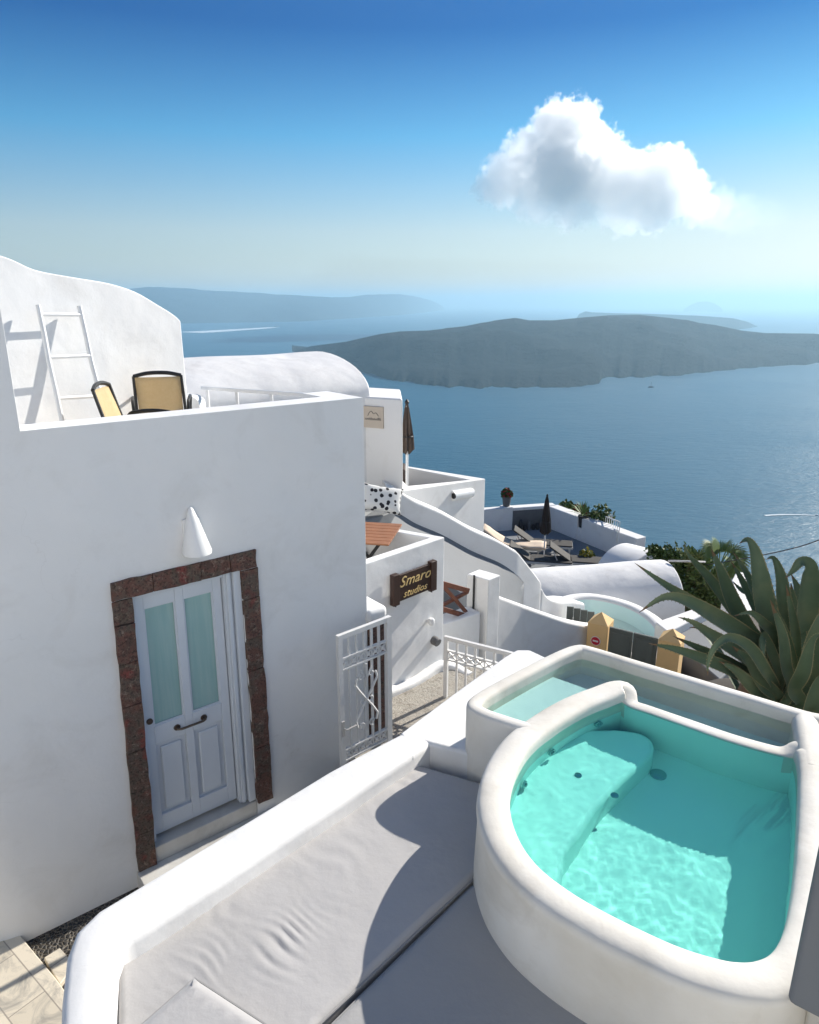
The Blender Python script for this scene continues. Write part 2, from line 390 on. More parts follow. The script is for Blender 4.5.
def leaf_mat(name, a, b, c):
    t = NT(name); p = t.pos()
    oi = t.n('ShaderNodeObjectInfo').outputs['Random']
    col = t.mix(t.noise(p, 5, 4, 0.6), a, b); col = t.mix(t.math('MULTIPLY', t.ramp(t.noise(p, 2.2, 3), [(0.5, (0, 0, 0)), (0.75, (1, 1, 1))]), 0.6), col, c)
    t.principled(col, 0.58, t.bump(t.noise(p, 40, 3), 0.25, 0.003), spec=0.35, **{'Subsurface Weight': 0.0}); return t.m
M['agave'] = leaf_mat('agave_leaf', (0.05, 0.09, 0.055), (0.11, 0.155, 0.095), (0.19, 0.20, 0.11))
M['shrub'] = leaf_mat('shrub_leaf', (0.035, 0.07, 0.018), (0.09, 0.14, 0.035), (0.20, 0.19, 0.06))
M['palm'] = leaf_mat('palm_leaf', (0.09, 0.15, 0.04), (0.16, 0.22, 0.07), (0.30, 0.27, 0.11))
M['agave_edge'] = plain('agave_margin', (0.22, 0.20, 0.11), 0.6, var=0.2)
M['agave_tip'] = plain('agave_dry_tip', (0.14, 0.09, 0.05), 0.8, var=0.3)
M['piping'] = plain('cushion_piping', (0.30, 0.295, 0.29), 0.85, var=0.05)
M['bark'] = plain('palm_bark', (0.16, 0.10, 0.06), 0.9, var=0.4, scale=20, bump=0.8)
M['soil'] = plain('soil', (0.05, 0.04, 0.03), 0.95, var=0.4, scale=20, bump=0.8)
M['rock'] = plain('cliff_rock', (0.10, 0.085, 0.07), 0.95, var=0.4, scale=0.05, bump=0.0)

def island_mat():
    t = NT('lava_island'); p = t.pos()
    n = t.noise(p, 0.006, 9, 0.7); col = t.mix(t.ramp(n, [(0.35, (0, 0, 0)), (0.7, (1, 1, 1))]), (0.005, 0.013, 0.019), (0.020, 0.030, 0.033))
    nb = t.bump(t.noise(p, 0.010, 9, 0.75), 1.0, 110.0); t.principled(col, 0.95, nb, spec=0.1); return t.m
M['island'] = island_mat()
def sea_mat():
    t = NT('sea_water'); p = t.pos()
    mp = t.n('ShaderNodeMapping', {'Vector': p, 'Rotation': (0, 0, R(25)), 'Scale': (1.0, 2.2, 1)}).outputs[0]
    n0 = t.noise(mp, 0.0011, 5, 0.6, 0.8); n1 = t.noise(mp, 0.03, 6, 0.65); n2 = t.noise(mp, 0.16, 4, 0.6)
    col = t.mix(n0, (0.012, 0.075, 0.125), (0.024, 0.11, 0.17))
    nb = t.bump(n1, 0.55, 4.0); nb = t.bump(n2, 0.7, 0.7, nb)
    rough = t.math('ADD', t.math('MULTIPLY', n0, 0.18), 0.26)
    t.principled(col, rough, nb, spec=0.5, IOR=1.333); return t.m
M['sea'] = sea_mat()

# ================================================================ SETTING: sea, islands, cliff, haze
SEA = -280.0
def build_sea():
    bm = B(); n = 48; rings = []
    rr = [0] + [300 * (200.0 ** (k / 30)) for k in range(31)]
    c0 = bm.verts.new((0, 0, SEA))
    for r in rr[1:]: rings.append([bm.verts.new((r * math.cos(2 * math.pi * k / n), r * math.sin(2 * math.pi * k / n), SEA)) for k in range(n)])
    for k in range(n): bm.faces.new((c0, rings[0][k], rings[0][(k + 1) % n]))
    for i in range(len(rings) - 1):
        for k in range(n): bm.faces.new((rings[i][k], rings[i + 1][k], rings[i + 1][(k + 1) % n], rings[i][(k + 1) % n]))
    return tag(mk('sea', bm, M['sea']), kind='structure')
build_sea()

def interp(tab, u):
    if u <= tab[0][0]: return tab[0][1]
    for a, b in zip(tab, tab[1:]):
        if u <= b[0]:
            t = (u - a[0]) / (b[0] - a[0]); return a[1] + (b[1] - a[1]) * t
    return tab[-1][1]
def island(name, u0, u1, du, water, top, extra, back, rough, kind='structure'):
    """a real relief: each bearing has a shore, a ridge height and a back shore"""
    bm = B(); cols = []; rows = 26; u = u0
    while u <= u1 + 0.01:
        d = ray(u, interp(water, u)); Yn = d.y * SEA / d.z
        xr = ray(u, 305).x / ray(u, 305).y
        ex = interp(extra, u); Yr = Yn + ex
        sh = rough * 1.6 * noise.fractal(Vector((u * 0.045, 3.0, rough)), 1.0, 2.0, 4) * min(1, ex / 400); Yn += sh; ex = Yr - Yn
        dt = ray(u, interp(top, u)); zr = max(SEA + 2, dt.z / dt.y * Yr)
        col = []
        for r in range(rows + 1):
            t = r / rows
            if t <= 0.6:
                q = t / 0.6; Y = Yn + ex * q; h = (zr - SEA) * (q ** 0.8)
                cliff = 14 * min(1, q * 8)
            else:
                q = (t - 0.6) / 0.4; Y = Yr + back * q; h = (zr - SEA) * (1 - q) ** 1.3; cliff = 0
            X = xr * Y
            nz = noise.fractal(Vector((X, Y, 0)) * (1 / 420.0), 1.0, 2.1, 6) * rough
            env = min(1, 5 * t) * min(1, 5 * (1 - t))
            fade = 0.25 if 0.5 < t < 0.7 else 1.0
            z = SEA + h + cliff * (1 if h > 8 else 0) + nz * env * fade * min(1, h / 25)
            if t > 0.1 and t <= 0.6: z = min(z, dt.z / dt.y * Y + 0.02 * h)
            if r in (0, rows): z = SEA - 6
            col.append(bm.verts.new((X, Y, max(z, SEA - 6))))
        cols.append(col); u += du
    for a, b in zip(cols, cols[1:]):
        for r in range(rows): bm.faces.new((a[r], b[r], b[r + 1], a[r + 1]))
    return tag(mk(name, bm, M['island'], angle=180), kind=kind)
island('near_island', 290, 1040, 2.5,
       [(290, 352), (310, 357), (340, 367), (375, 376), (400, 382), (430, 386), (480, 388), (560, 388), (590, 387), (606, 384), (600, 380), (622, 378), (650, 378), (672, 375), (690, 376), (720, 372), (760, 368), (819, 364), (900, 360), (1040, 362)],
       [(290, 351), (312, 346), (345, 342), (380, 334.5), (400, 332), (430, 331), (470, 325), (500, 320.5), (516, 318.6), (530, 321), (555, 321), (580, 318.5), (610, 316), (640, 315.5), (665, 318), (690, 320), (720, 326), (745, 331), (770, 333.5), (819, 334), (870, 340), (940, 350), (1040, 361)],
       [(290, 60), (340, 400), (420, 1000), (520, 1500), (640, 1500), (760, 900), (900, 500), (1040, 80)], 700, 60)
island('far_flat_island', 576, 760, 2.0,
       [(576, 322), (640, 326), (700, 330), (740, 330), (760, 327)],
       [(576, 320), (580, 314), (586, 311.5), (592, 312.5), (620, 313.5), (650, 314), (700, 316), (735, 318.5), (750, 322), (760, 326.5)],
       [(576, 200), (620, 700), (740, 600), (760, 100)], 500, 12)
island('distant_island', -220, 446, 4.0,
       [(-220, 324), (150, 324), (300, 321.5), (400, 315), (446, 310)],
       [(-220, 284), (60, 286), (130, 289), (150, 286.5), (180, 288), (215, 291), (250, 292.5), (290, 295), (335, 297.5), (350, 297.5), (362, 295), (380, 294.5), (400, 294), (415, 296.5), (428, 299.5), (438, 303.5), (446, 308.5)],
       [(-220, 2500), (300, 2500), (440, 600)], 1500, 60)
island('distant_islet', 684, 724, 1.5,
       [(684, 311.5), (724, 312)], [(684, 309.4), (690, 305.5), (698, 302), (706, 301.5), (714, 303.5), (720, 307), (724, 310.2)],
       [(684, 200), (704, 900), (724, 200)], 900, 20)

def cliff_z(x, y):
    r = y - 0.15 * x
    if y < 9: z = -5.2 - max(0, y - 3) * 0.12
    elif y < 26: z = -5.9 - (y - 9) * 0.32
    else: z = -11.3 - (y - 26) * 0.78
    if x < -3: z += min(2.0, (-3 - x) * 0.05)
    return z
def build_cliff():
    bm = B(); xs = [-260 + 20 * k for k in range(12)] + [-20 + 4 * k for k in range(16)] + [50 + 20 * k for k in range(14)]
    ys = [-60, -30, -10, 0, 4, 8, 12, 16, 20, 24, 28] + [34 + 16 * k for k in range(22)]
    g = [[bm.verts.new((x, y, max(SEA - 8, cliff_z(x, y) + (noise.fractal(Vector((x, y, 3)) / 22.0, 1, 2, 5) * min(8, max(0, y - 26) * 0.2))))) for x in xs] for y in ys]
    for i in range(len(ys) - 1):
        for j in range(len(xs) - 1): bm.faces.new((g[i][j], g[i][j + 1], g[i + 1][j + 1], g[i + 1][j]))
    tag(mk('cliff_terrain', bm, M['rock']), kind='structure')
build_cliff()

def wakes():
    t = NT('boat_foam'); p = t.pos()
    t.principled(t.mix(t.noise(p, 0.05, 3), (0.5, 0.56, 0.6), (0.8, 0.84, 0.86)), 0.7); fm = t.m
    def strip(name, pts, w0, w1):
        bm = B(); L = []
        for k, (u, v) in enumerate(pts):
            c = G(u, v, SEA + 0.6); ww = w0 + (w1 - w0) * k / (len(pts) - 1)
            d = (G(pts[min(k + 1, len(pts) - 1)][0], pts[min(k + 1, len(pts) - 1)][1], SEA) - G(pts[max(k - 1, 0)][0], pts[max(k - 1, 0)][1], SEA)).normalized()
            s = Vector((-d.y, d.x, 0)) * ww / 2; L.append((bm.verts.new(c + s), bm.verts.new(c - s)))
        for a, b in zip(L, L[1:]): bm.faces.new((a[0], b[0], b[1], a[1]))
        tag(mk(name, bm, fm), kind='stuff')
    strip('ferry_wake', [(274, 327.3), (255, 328.6), (230, 330.2), (205, 331.7), (188, 332.4)], 160, 420)
    strip('boat_wake', [(815, 515.2), (800, 514.6), (786, 514.5), (772, 514.9), (765, 515.4)], 2.0, 4.5)
wakes()
def boat(u, v, L, label, yaw, sail=False):
    p = G(u, v, SEA); r = root('boat', p, label, 'boat')
    c, s = math.cos(yaw), math.sin(yaw)
    def T(x, y, z): return (p.x + c * x - s * y, p.y + s * x + c * y, p.z + z)
    bm = B(); W = L * 0.13; H = L * 0.11; rows = []
    for x, ww, z0 in ((-0.5, 0.8, 0), (-0.2, 1, 0), (0.15, 1, 0), (0.38, 0.6, 0.1), (0.5, 0.04, 0.25)):
        rows.append([bm.verts.new(T(x * L, -W * ww, H * (1 + z0))), bm.verts.new(T(x * L, -W * ww * 0.6, -0.2)), bm.verts.new(T(x * L, W * ww * 0.6, -0.2)), bm.verts.new(T(x * L, W * ww, H * (1 + z0)))])
    for a, b in zip(rows, rows[1:]):
        for k in range(4): bm.faces.new((a[k], b[k], b[(k + 1) % 4], a[(k + 1) % 4]))
    bm.faces.new(rows[0]); bm.faces.new(rows[-1])
    mk('hull', bm, M['white_paint'] if not sail else M['dark_metal'], r)
    bm = B(); prism(bm, [T(-0.35 * L, -W * 0.6, 0)[:2], T(0.2 * L, -W * 0.6, 0)[:2], T(0.26 * L, 0, 0)[:2], T(0.2 * L, W * 0.6, 0)[:2], T(-0.35 * L, W * 0.6, 0)[:2]], p.z + H + 0.02, p.z + H * 2.0)
    mk('cabin', bm, M['white_paint'] if not sail else M['pot_grey'], r)
    bm = B(); beam(bm, T(0, 0, H * 1.9), T(0, 0, L * (0.9 if sail else 0.32)), L * 0.02, L * 0.02); mk('mast', bm, M['dark_metal'], r)
boat(277, 326.8, 70, 'white ferry drawing a long wake between the far islands', R(10))
boat(651, 387.5, 22, 'tiny dark boat on open water just off the low near island', R(15), True)
boat(619, 377.0, 26, 'tiny boat moored close under the shore of the near island', R(5), True)
boat(817, 515.6, 6, 'small boat at the head of a short wake on the nearest water', R(0))

# haze: one closed box of thin even air around everything but the sky and cloud
def haze():
    bm = B(); box(bm, (0, 0, (SEA - 12 + 380) / 2), (124000, 124000, 380 - SEA + 12))
    t = NT('air'); v = t.n('ShaderNodeVolumePrincipled', {'Color': (0.48, 0.74, 0.91, 1), 'Density': 0.000095, 'Anisotropy': 0.3})
    t.t.links.new(v.outputs[0], t.out.inputs['Volume'])
    o = mk('haze', bm, t.m, smooth=False); tag(o, kind='stuff')
HAZE = True
if HAZE: haze()

# cloud: a real body of vapour, 8 km out and higher than the haze
def cloud():
    D = 8000.0
    blobs = [(566, 128, 25, 1.0), (583, 124, 18, 1), (552, 122, 15, 1), (534, 160, 26, 0.8), (512, 172, 22, 0.6), (495, 184, 15, 0.45), (566, 160, 28, 1.0), (592, 158, 26, 1.0), (545, 188, 24, 0.5), (575, 188, 26, 0.5), (612, 172, 22, 1), (628, 196, 24, 0.6),
             (650, 172, 20, 1.0), (668, 170, 20, 1.0), (684, 186, 18, 0.8), (655, 196, 22, 0.8), (632, 213, 14, 0.5), (700, 202, 15, 0.4), (718, 206, 16, 0.22), (742, 210, 15, 0.13), (768, 213, 14, 0.08)]
    t = NT('cloud_vapour'); p = t.pos()
    nz = t.n('ShaderNodeTexNoise', {'Vector': p, 'Scale': 0.0042, 'Detail': 8, 'Roughness': 0.66}).outputs['Color']
    off = t.n('ShaderNodeVectorMath', {0: nz, 1: (0.5, 0.5, 0.5)}, operation='SUBTRACT').outputs[0]
    off = t.n('ShaderNodeVectorMath', {0: off, 3: 360.0}, operation='SCALE').outputs[0]
    pp = t.n('ShaderNodeVectorMath', {0: p, 1: off}, operation='ADD').outputs[0]
    nf = t.noise(p, 0.0095, 6, 0.62); nf = t.math('MULTIPLY', t.math('SUBTRACT', nf, 0.53), 1.35)
    acc = None; lo = Vector((1e9,) * 3); hi = -lo
    rnd = random.Random(3)
    for u, v, r, dn in blobs:
        c = GY(u - 2, v + 8 - 0.05 * (v - 120), D + rnd.uniform(-150, 150)); rad = r * c.length / 735 * 1.06
        for k in range(3): lo[k] = min(lo[k], c[k] - rad * 1.5); hi[k] = max(hi[k], c[k] + rad * 1.5)
        d = t.n('ShaderNodeVectorMath', {0: pp, 1: tuple(c)}, operation='DISTANCE').outputs['Value']
        f = t.math('ADD', t.math('SUBTRACT', 1.0, t.math('DIVIDE', d, rad * 1.22)), nf, clamp=True)
        f = t.math('MULTIPLY', t.math('MULTIPLY', f, 8.0, clamp=True), dn)
        acc = f if acc is None else t.math('MAXIMUM', acc, f)
    dens = t.math('MULTIPLY', t.math('POWER', acc, 1.6), 0.010)
    v = t.n('ShaderNodeVolumePrincipled', {'Color': (1, 1, 1, 1), 'Density': dens, 'Anisotropy': 0.65})
    t.t.links.new(v.outputs[0], t.out.inputs['Volume'])
    try: t.m.cycles.volume_step_rate = 0.13
    except Exception: t.m.volume_step_rate = 0.13
    bm = B(); c = (lo + hi) / 2; box(bm, c, hi - lo)
    tag(mk('cloud', bm, t.m, smooth=False), 'white cumulus cloud with grey underside floating alone in the blue sky', 'cloud')
CLOUD = True
if CLOUD: cloud()

# ================================================================ HOUSE WITH THE DOOR
HP = Vector((-1.95, 4.26, 0)); HD = Vector((0.7809, 0.6247, 0)); HN = Vector((0.6247, -0.7809, 0))
def H(s, o, z): return HP + HD * s + HN * o + Vector((0, 0, z))
def hbox(bm, s0, s1, o0, o1, z0, z1):
    prism(bm, [H(s0, o0, 0)[:2], H(s1, o0, 0)[:2], H(s1, o1, 0)[:2], H(s0, o1, 0)[:2]], z0, z1)
PAR = -0.71
house = root('village_house', H(0.5, -2.5, -4.6), 'white cubic house with a dark red stone door surround and a roof terrace', 'house')
fp = [H(2.029, 0, 0), H(2.029, -6, 0), H(-1.3, -6, 0)] + [H(-0.8 - 0.5 * math.sin(a), -0.5 + 0.5 * math.cos(a), 0) for a in [math.pi / 2 * (1 - k / 40) for k in range(41)]]
fp = ccw([(p.x, p.y) for p in fp])
bm = B(); prism(bm, fp, -5.4, 1.3); body = mk('wall', bm, M['house'], house, smooth=False)
def cutter(s0, s1, o0, o1, z0, z1):
    bm = B(); hbox(bm, s0, s1, o0, o1, z0, z1); return mk('cut', bm, None, None, smooth=False)
def old_frame(o):
    """the doorway is not plumb: its left side spreads a little towards the sill"""
    off = chain(o)
    for v_ in o.data.vertices:
        p = v_.co + off; s_ = (p - HP).dot(HD); k = max(0.0, min(1.15, (-1.75 - p.z) / 2.2)); v_.co -= HD * (0.068 * max(0.0, 1 - s_) * k)
    return o

booleans(body, [cutter(-0.388, 2.6, -6.5, 0.6, PAR, 3.0), cutter(-2.0, -0.3, -6.5, -0.22, PAR, 3.1), cutter(-0.9, 1.79, -5.7, -0.24, -1.5, 0.4), cutter(1.5, 2.4, -5.65, -0.53, -1.5, 0.5), old_frame(cutter(0.115, 0.905, -0.16, 0.3, -4.04, -1.875))])
soften(body, 0.03, 5); body.modifiers.remove(body.modifiers['wn']); body.data.polygons.foreach_set('use_smooth', [False] * len(body.data.polygons))
# curved terrace wall
def curved_wall():
    prof = [(-60, 240), (3, 256), (35, 269.6), (73, 277), (108, 283), (135, 291.5), (158, 304.7), (173, 314), (181, 321)]
    A_ = Vector((-2.264, 7.2)); Dw = Vector((-0.5145, -0.8575))
    bm = B(); f = []; 
    for u, v in crom([(a, b, 0) for a, b in prof], 4) and [(q.x, q.y) for q in crom([(a, b, 0) for a, b in prof], 4)]:
        r_ = ray(u, v); k = r_.x / r_.y
        t = (A_.x - k * A_.y) / (k * Dw.y - Dw.x); P = A_ + Dw * t; f.append(Vector((P.x, P.y, r_.z / r_.y * P.y)))
    back = Vector((-0.8575, 0.5145, 0)) * 0.26
    top = f; n = len(f)
    ft = [bm.verts.new(p) for p in f]; fb = [bm.verts.new((p.x, p.y, -1.55)) for p in f]
    bt = [bm.verts.new(p + back) for p in f]; bb = [bm.verts.new((p.x + back.x, p.y + back.y, -1.55)) for p in f]
    for i in range(n - 1):
        bm.faces.new((fb[i], fb[i + 1], ft[i + 1], ft[i])); bm.faces.new((ft[i], ft[i + 1], bt[i + 1], bt[i]))
        bm.faces.new((bt[i], bt[i + 1], bb[i + 1], bb[i])); bm.faces.new((bb[i], bb[i + 1], fb[i + 1], fb[i]))
    bm.faces.new((fb[0], ft[0], bt[0], bb[0])); bm.faces.new((ft[-1], fb[-1], bb[-1], bt[-1]))
    o = mk('terrace_wall', bm, M['house'], house, bevel=0.035, seg=4)
curved_wall()
bm = B(); sweep(bm, crom([H(1.62, -2.62, -0.93), H(1.80, -2.9, -0.95), H(1.92, -3.4, -1.0), H(1.95, -4.2, -1.05)], 5), lambda i: round_wall(0.26, 0, 0.6, 0.1, 5))
mk('side_parapet', bm, M['house'], house)

# stone surround: individual hewn blocks
def surround():
    r = root('stone_surround', H(0.5, 0, -4.04), 'dark red volcanic stone surround framing the white door', 'door surround')
    rnd = random.Random(5)
    def block(s0, s1, z0, z1):
        bm = B(); hbox(bm, s0, s1, -0.09, 0.018 + rnd.uniform(0, 0.014), z0, z1)
        bmesh.ops.subdivide_edges(bm, edges=bm.edges[:], cuts=3, use_grid_fill=True)
        for v_ in bm.verts: v_.co += Vector((noise.noise(v_.co * 9), noise.noise(v_.co * 9 + Vector((5, 0, 0))), noise.noise(v_.co * 9 + Vector((0, 7, 0))))) * 0.009
        mk('stone_block', bm, M['stone'], r, angle=60)
    for s0, s1, zs in ((-0.01, 0.115, [-4.03, -3.72, -3.35, -3.02, -2.66, -2.34, -2.06, -1.885]), (0.905, 1.03, [-3.93, -3.66, -3.40, -3.08, -2.72, -2.45, -2.12, -1.885])):
        for a, b in zip(zs, zs[1:]): block(s0, s1, a, b - 0.006)
    xs = [-0.01, 0.26, 0.60, 0.82, 1.03]
    for a, b in zip(xs, xs[1:]): block(a, b - 0.006, -1.88, -1.752)
surround()
def door():
    r = root('panelled_door', H(0.45, -0.14, -3.9), 'pale grey-blue wooden door with two tall frosted panes in a white frame', 'door')
    bm = B()
    hbox(bm, 0.118, 0.150, -0.15, -0.05, -3.9, -1.88); hbox(bm, 0.785, 0.845, -0.15, -0.045, -3.9, -1.88); hbox(bm, 0.847, 0.903, -0.15, -0.01, -3.9, -1.88)
    hbox(bm, 0.150, 0.783, -0.148, -0.05, -1.93, -1.882); hbox(bm, 0.80, 0.83, -0.043, -0.03, -3.9, -1.9)
    mk('door_frame', bm, M['door_paint'], r, bevel=0.006, seg=2)
    bm = B(); o0, o1 = -0.13, -0.085; s0, s1 = 0.156, 0.778; z0, z1 = -3.87, -1.94
    p = (0.212, 0.432, 0.492, 0.712)
    hbox(bm, s0, p[0], o0, o1, z0, z1); hbox(bm, p[1], p[2], o0, o1, z0, z1); hbox(bm, p[3], s1, o0, o1, z0, z1)
    for a, b in ((p[0], p[1]), (p[2], p[3])):
        hbox(bm, a, b, o0, o1 - 0.001, -2.03, z1); hbox(bm, a, b, o0, o1 - 0.001, -3.11, -2.96); hbox(bm, a, b, o0, o1 - 0.001, z0, -3.72)
        hbox(bm, a, b, o0 + 0.005, o1 - 0.028, -3.72, -3.11)
    mk('leaf', bm, M['door_paint'], r, bevel=0.004, seg=2)
    for a, b in ((p[0], p[1]), (p[2], p[3])):
        bm = B(); hbox(bm, a + 0.035, b - 0.035, o1 - 0.028, o1 - 0.006, -3.69, -3.15); mk('raised_panel', bm, M['door_paint'], r, bevel=0.012, seg=2)
        bm = B(); hbox(bm, a - 0.004, b + 0.004, o0 + 0.012, o0 + 0.020, -2.965, -2.025); mk('window_pane', bm, M['pane'], r, smooth=False)
        bm = B()
        for q in ((a, a + 0.010, -2.96, -2.03), (b - 0.010, b, -2.96, -2.03)): hbox(bm, q[0], q[1], o1 - 0.02, o1 - 0.010, q[2], q[3])
        hbox(bm, a + 0.01, b - 0.01, o1 - 0.02, o1 - 0.010, -2.96, -2.95); hbox(bm, a + 0.01, b - 0.01, o1 - 0.02, o1 - 0.010, -2.04, -2.03)
        mk('glazing_bead', bm, M['dark_metal'] if False else M['door_paint'], r)
    bm = B(); tube(bm, [H(0.37, o1, -3.03), H(0.37, o1 + 0.035, -3.03), H(0.39, o1 + 0.045, -3.03), H(0.55, o1 + 0.045, -3.03), H(0.57, o1 + 0.035, -3.03), H(0.57, o1, -3.03)], 0.009, 8)
    for s in (0.37, 0.57):
        tube(bm, [H(s, o1 - 0.002, -3.03), H(s, o1 + 0.008, -3.03)], 0.024, 12)
    mk('pull_handle', bm, M['bronze'], r)
    bm = B(); tube(bm, [H(0.183, o1 - 0.002, -2.9), H(0.183, o1 + 0.014, -2.9)], 0.022, 12); mk('lock', bm, M['bronze'], r)
door()
bm = B(); hbox(bm, 0.118, 0.902, -0.158, 0.0, -4.2, -3.905); hbox(bm, -0.02, 1.06, 0.002, 0.21, -4.4, -4.035)
tag(old_frame(mk('door_step', bm, M['marble'], None, bevel=0.008)), 'worn grey marble doorstep under the panelled door', 'step')
for o in list(bpy.data.objects):
    if o.parent is not None and o.parent.name in ('stone_surround', 'panelled_door'): old_frame(o)
def cone_lamp():
    r = root('wall_lamp', H(0.561, 0, -1.65), 'white plaster cone lamp on the wall above the door', 'wall lamp')
    bm = B(); c = H(0.561, 0.075, 0); n = 32
    rings = []
    for rad, z in ((0.098, -1.655), (0.100, -1.64), (0.045, -1.43), (0.016, -1.345), (0.004, -1.335)):
        rings.append([bm.verts.new((c.x + rad * math.cos(6.2832 * k / n), c.y + rad * math.sin(6.2832 * k / n), z)) for k in range(n)])
    inner = [bm.verts.new((c.x + 0.088 * math.cos(6.2832 * k / n), c.y + 0.088 * math.sin(6.2832 * k / n), -1.652)) for k in range(n)]
    inner2 = [bm.verts.new((c.x + 0.02 * math.cos(6.2832 * k / n), c.y + 0.02 * math.sin(6.2832 * k / n), -1.45)) for k in range(n)]
    allr = [inner2, inner] + rings
    for a, b in zip(allr, allr[1:]):
        for k in range(n): bm.faces.new((a[k], a[(k + 1) % n], b[(k + 1) % n], b[k]))
    bm.faces.new(rings[-1]); bm.faces.new(inner2)
    # lean the tip back onto the wall
    for v_ in bm.verts:
        f = (v_.co.z + 1.655) / 0.32; v_.co -= HN * 0.055 * f
    mk('shade', bm, M['white_paint'], r)
    bm = B(); hbox(bm, 0.50, 0.622, -0.002, 0.02, -1.60, -1.42); mk('mounting_plate', bm, M['white_paint'], r, bevel=0.004)
cone_lamp()

# terrace furniture on the roof
def ladder():
    r = root('ladder', (-2.7, 5.9, -1.5), 'white wooden ladder leaning on the curved terrace wall', 'ladder')
    Y0, Y1 = 6.75, 6.35
    def LP(u, v, Y): return GY(u, v, Y)
    a_t, a_b = LP(38, 305, 5.85), LP(61, 416, 5.74)
    b_t, b_b = LP(79, 306, 6.17), LP(99, 392, 6.10)
    def ext(t, b, k): return t + (b - t) * k
    rt = M['white_paint']
    a2 = ext(a_t, a_b, 1.5); b2 = ext(b_t, b_b, 1.9)
    for t, b in ((a_t, a2), (b_t, b2)):
        bm = B(); pts = [t + (b - t) * k / 6 + Vector((noise.noise(Vector((k * 3.1, t.x, 0))) * 0.02, 0, 0)) for k in range(7)]
        tube(bm, pts, 0.021, 8); mk('stile', bm, rt, r)
    for (ua, va), (ub, vb) in (((42, 314), (82, 314.5)), ((51, 356.5), (90, 355)), ((58.5, 398), (97, 396))):
        ka = (va - 305) / (416 - 305); kb = (vb - 306) / (392 - 306)
        bm = B(); tube(bm, [ext(a_t, a_b, ka), ext(b_t, b_b, kb)], 0.016, 8); mk('rung', bm, rt, r)
    for k in (1.25, 1.5):
        pass
ladder()
def chair(name_label, loc, yaw):
    r = root('sling_chair', (0, 0, 0), name_label, 'chair', 'sling chairs on the roof terrace')
    fr = M['black']
    # local: x width, y facing (seat forward +y), z up
    for s in (-1, 1):
        bm = B(); tube(bm, crom([(s * 0.25, 0.30, 0.0), (s * 0.25, 0.26, 0.42), (s * 0.25, 0.0, 0.40), (s * 0.25, -0.16, 0.40), (s * 0.245, -0.24, 0.62), (s * 0.235, -0.32, 0.90)], 5), 0.016, 8); mk('side_frame', bm, fr, r)
        bm = B(); tube(bm, crom([(s * 0.27, -0.28, 0.0), (s * 0.27, -0.22, 0.30), (s * 0.28, -0.20, 0.60), (s * 0.29, -0.10, 0.66), (s * 0.30, 0.12, 0.66), (s * 0.295, 0.24, 0.61), (s * 0.27, 0.27, 0.4)], 5), 0.018, 8); mk('armrest', bm, fr, r)
    bm = B(); tube(bm, crom([(-0.235, -0.32, 0.90), (-0.12, -0.335, 0.925), (0, -0.34, 0.932), (0.12, -0.335, 0.925), (0.235, -0.32, 0.90)], 5), 0.018, 8); mk('top_rail', bm, fr, r)
    bm = B(); g = []
    for k in range(9):
        t = k / 8; z = 0.46 + 0.43 * t; y = -0.185 - 0.145 * t
        g.append([bm.verts.new((x * 0.225, y - 0.02 * (1 - x * x), z)) for x in (-1, -0.5, 0, 0.5, 1)])
    for a, b in zip(g, g[1:]):
        for k in range(4): bm.faces.new((a[k], a[k + 1], b[k + 1], b[k]))
    o = mk('sling_back', bm, M['sling'], r); o.modifiers.new('s', 'SOLIDIFY').thickness = 0.006
    bm = B(); g = []
    for k in range(7):
        t = k / 6; y = -0.17 + 0.42 * t
        g.append([bm.verts.new((x * 0.235, y, 0.415 - 0.025 * (1 - x * x))) for x in (-1, -0.5, 0, 0.5, 1)])
    for a, b in zip(g, g[1:]):
        for k in range(4): bm.faces.new((a[k], a[k + 1], b[k + 1], b[k]))
    o = mk('sling_seat', bm, M['sling'], r); o.modifiers.new('s', 'SOLIDIFY').thickness = 0.006
    r.location = loc; r.rotation_euler = (0, 0, yaw); return r
c1 = GY(161, 376, 6.35)
chair('cream sling chair with black frame, its whole back showing above the parapet', (c1.x - 0.12, c1.y + 0.30, -1.50), R(16)).scale = (0.86, 0.9, 0.97)
c2 = GY(106, 388, 5.75)
chair('cream sling chair turned edge-on beside the foot of the ladder', (c2.x + 0.24, c2.y + 0.05, -1.56), R(-84)).scale = (0.9, 0.9, 1.0)
def roof_rail():
    r = root('terrace_railing', H(1.95, -1.8, -1.5), 'low white wooden railing along the side of the roof terrace', 'railing')
    p0, p1 = H(1.95, -0.54, -0.745), H(1.95, -3.0, -0.90)
    bm = B(); beam(bm, p0, p1, 0.03, 0.035); mk('top_rail', bm, M['white_paint'], r, bevel=0.005)
    bm = B(); beam(bm, p0 - Vector((0, 0, 0.35)), p1 - Vector((0, 0, 0.35)), 0.025, 0.03); mk('bottom_rail', bm, M['white_paint'], r, bevel=0.005)
    for k in range(4):
        q = p0.lerp(p1, 0.04 + 0.30 * k); bm = B(); beam(bm, q - Vector((0, 0, 0.02)), Vector((q.x, q.y, -1.5)), 0.028, 0.028)
        mk('post', bm, M['white_paint'], r)
roof_rail()

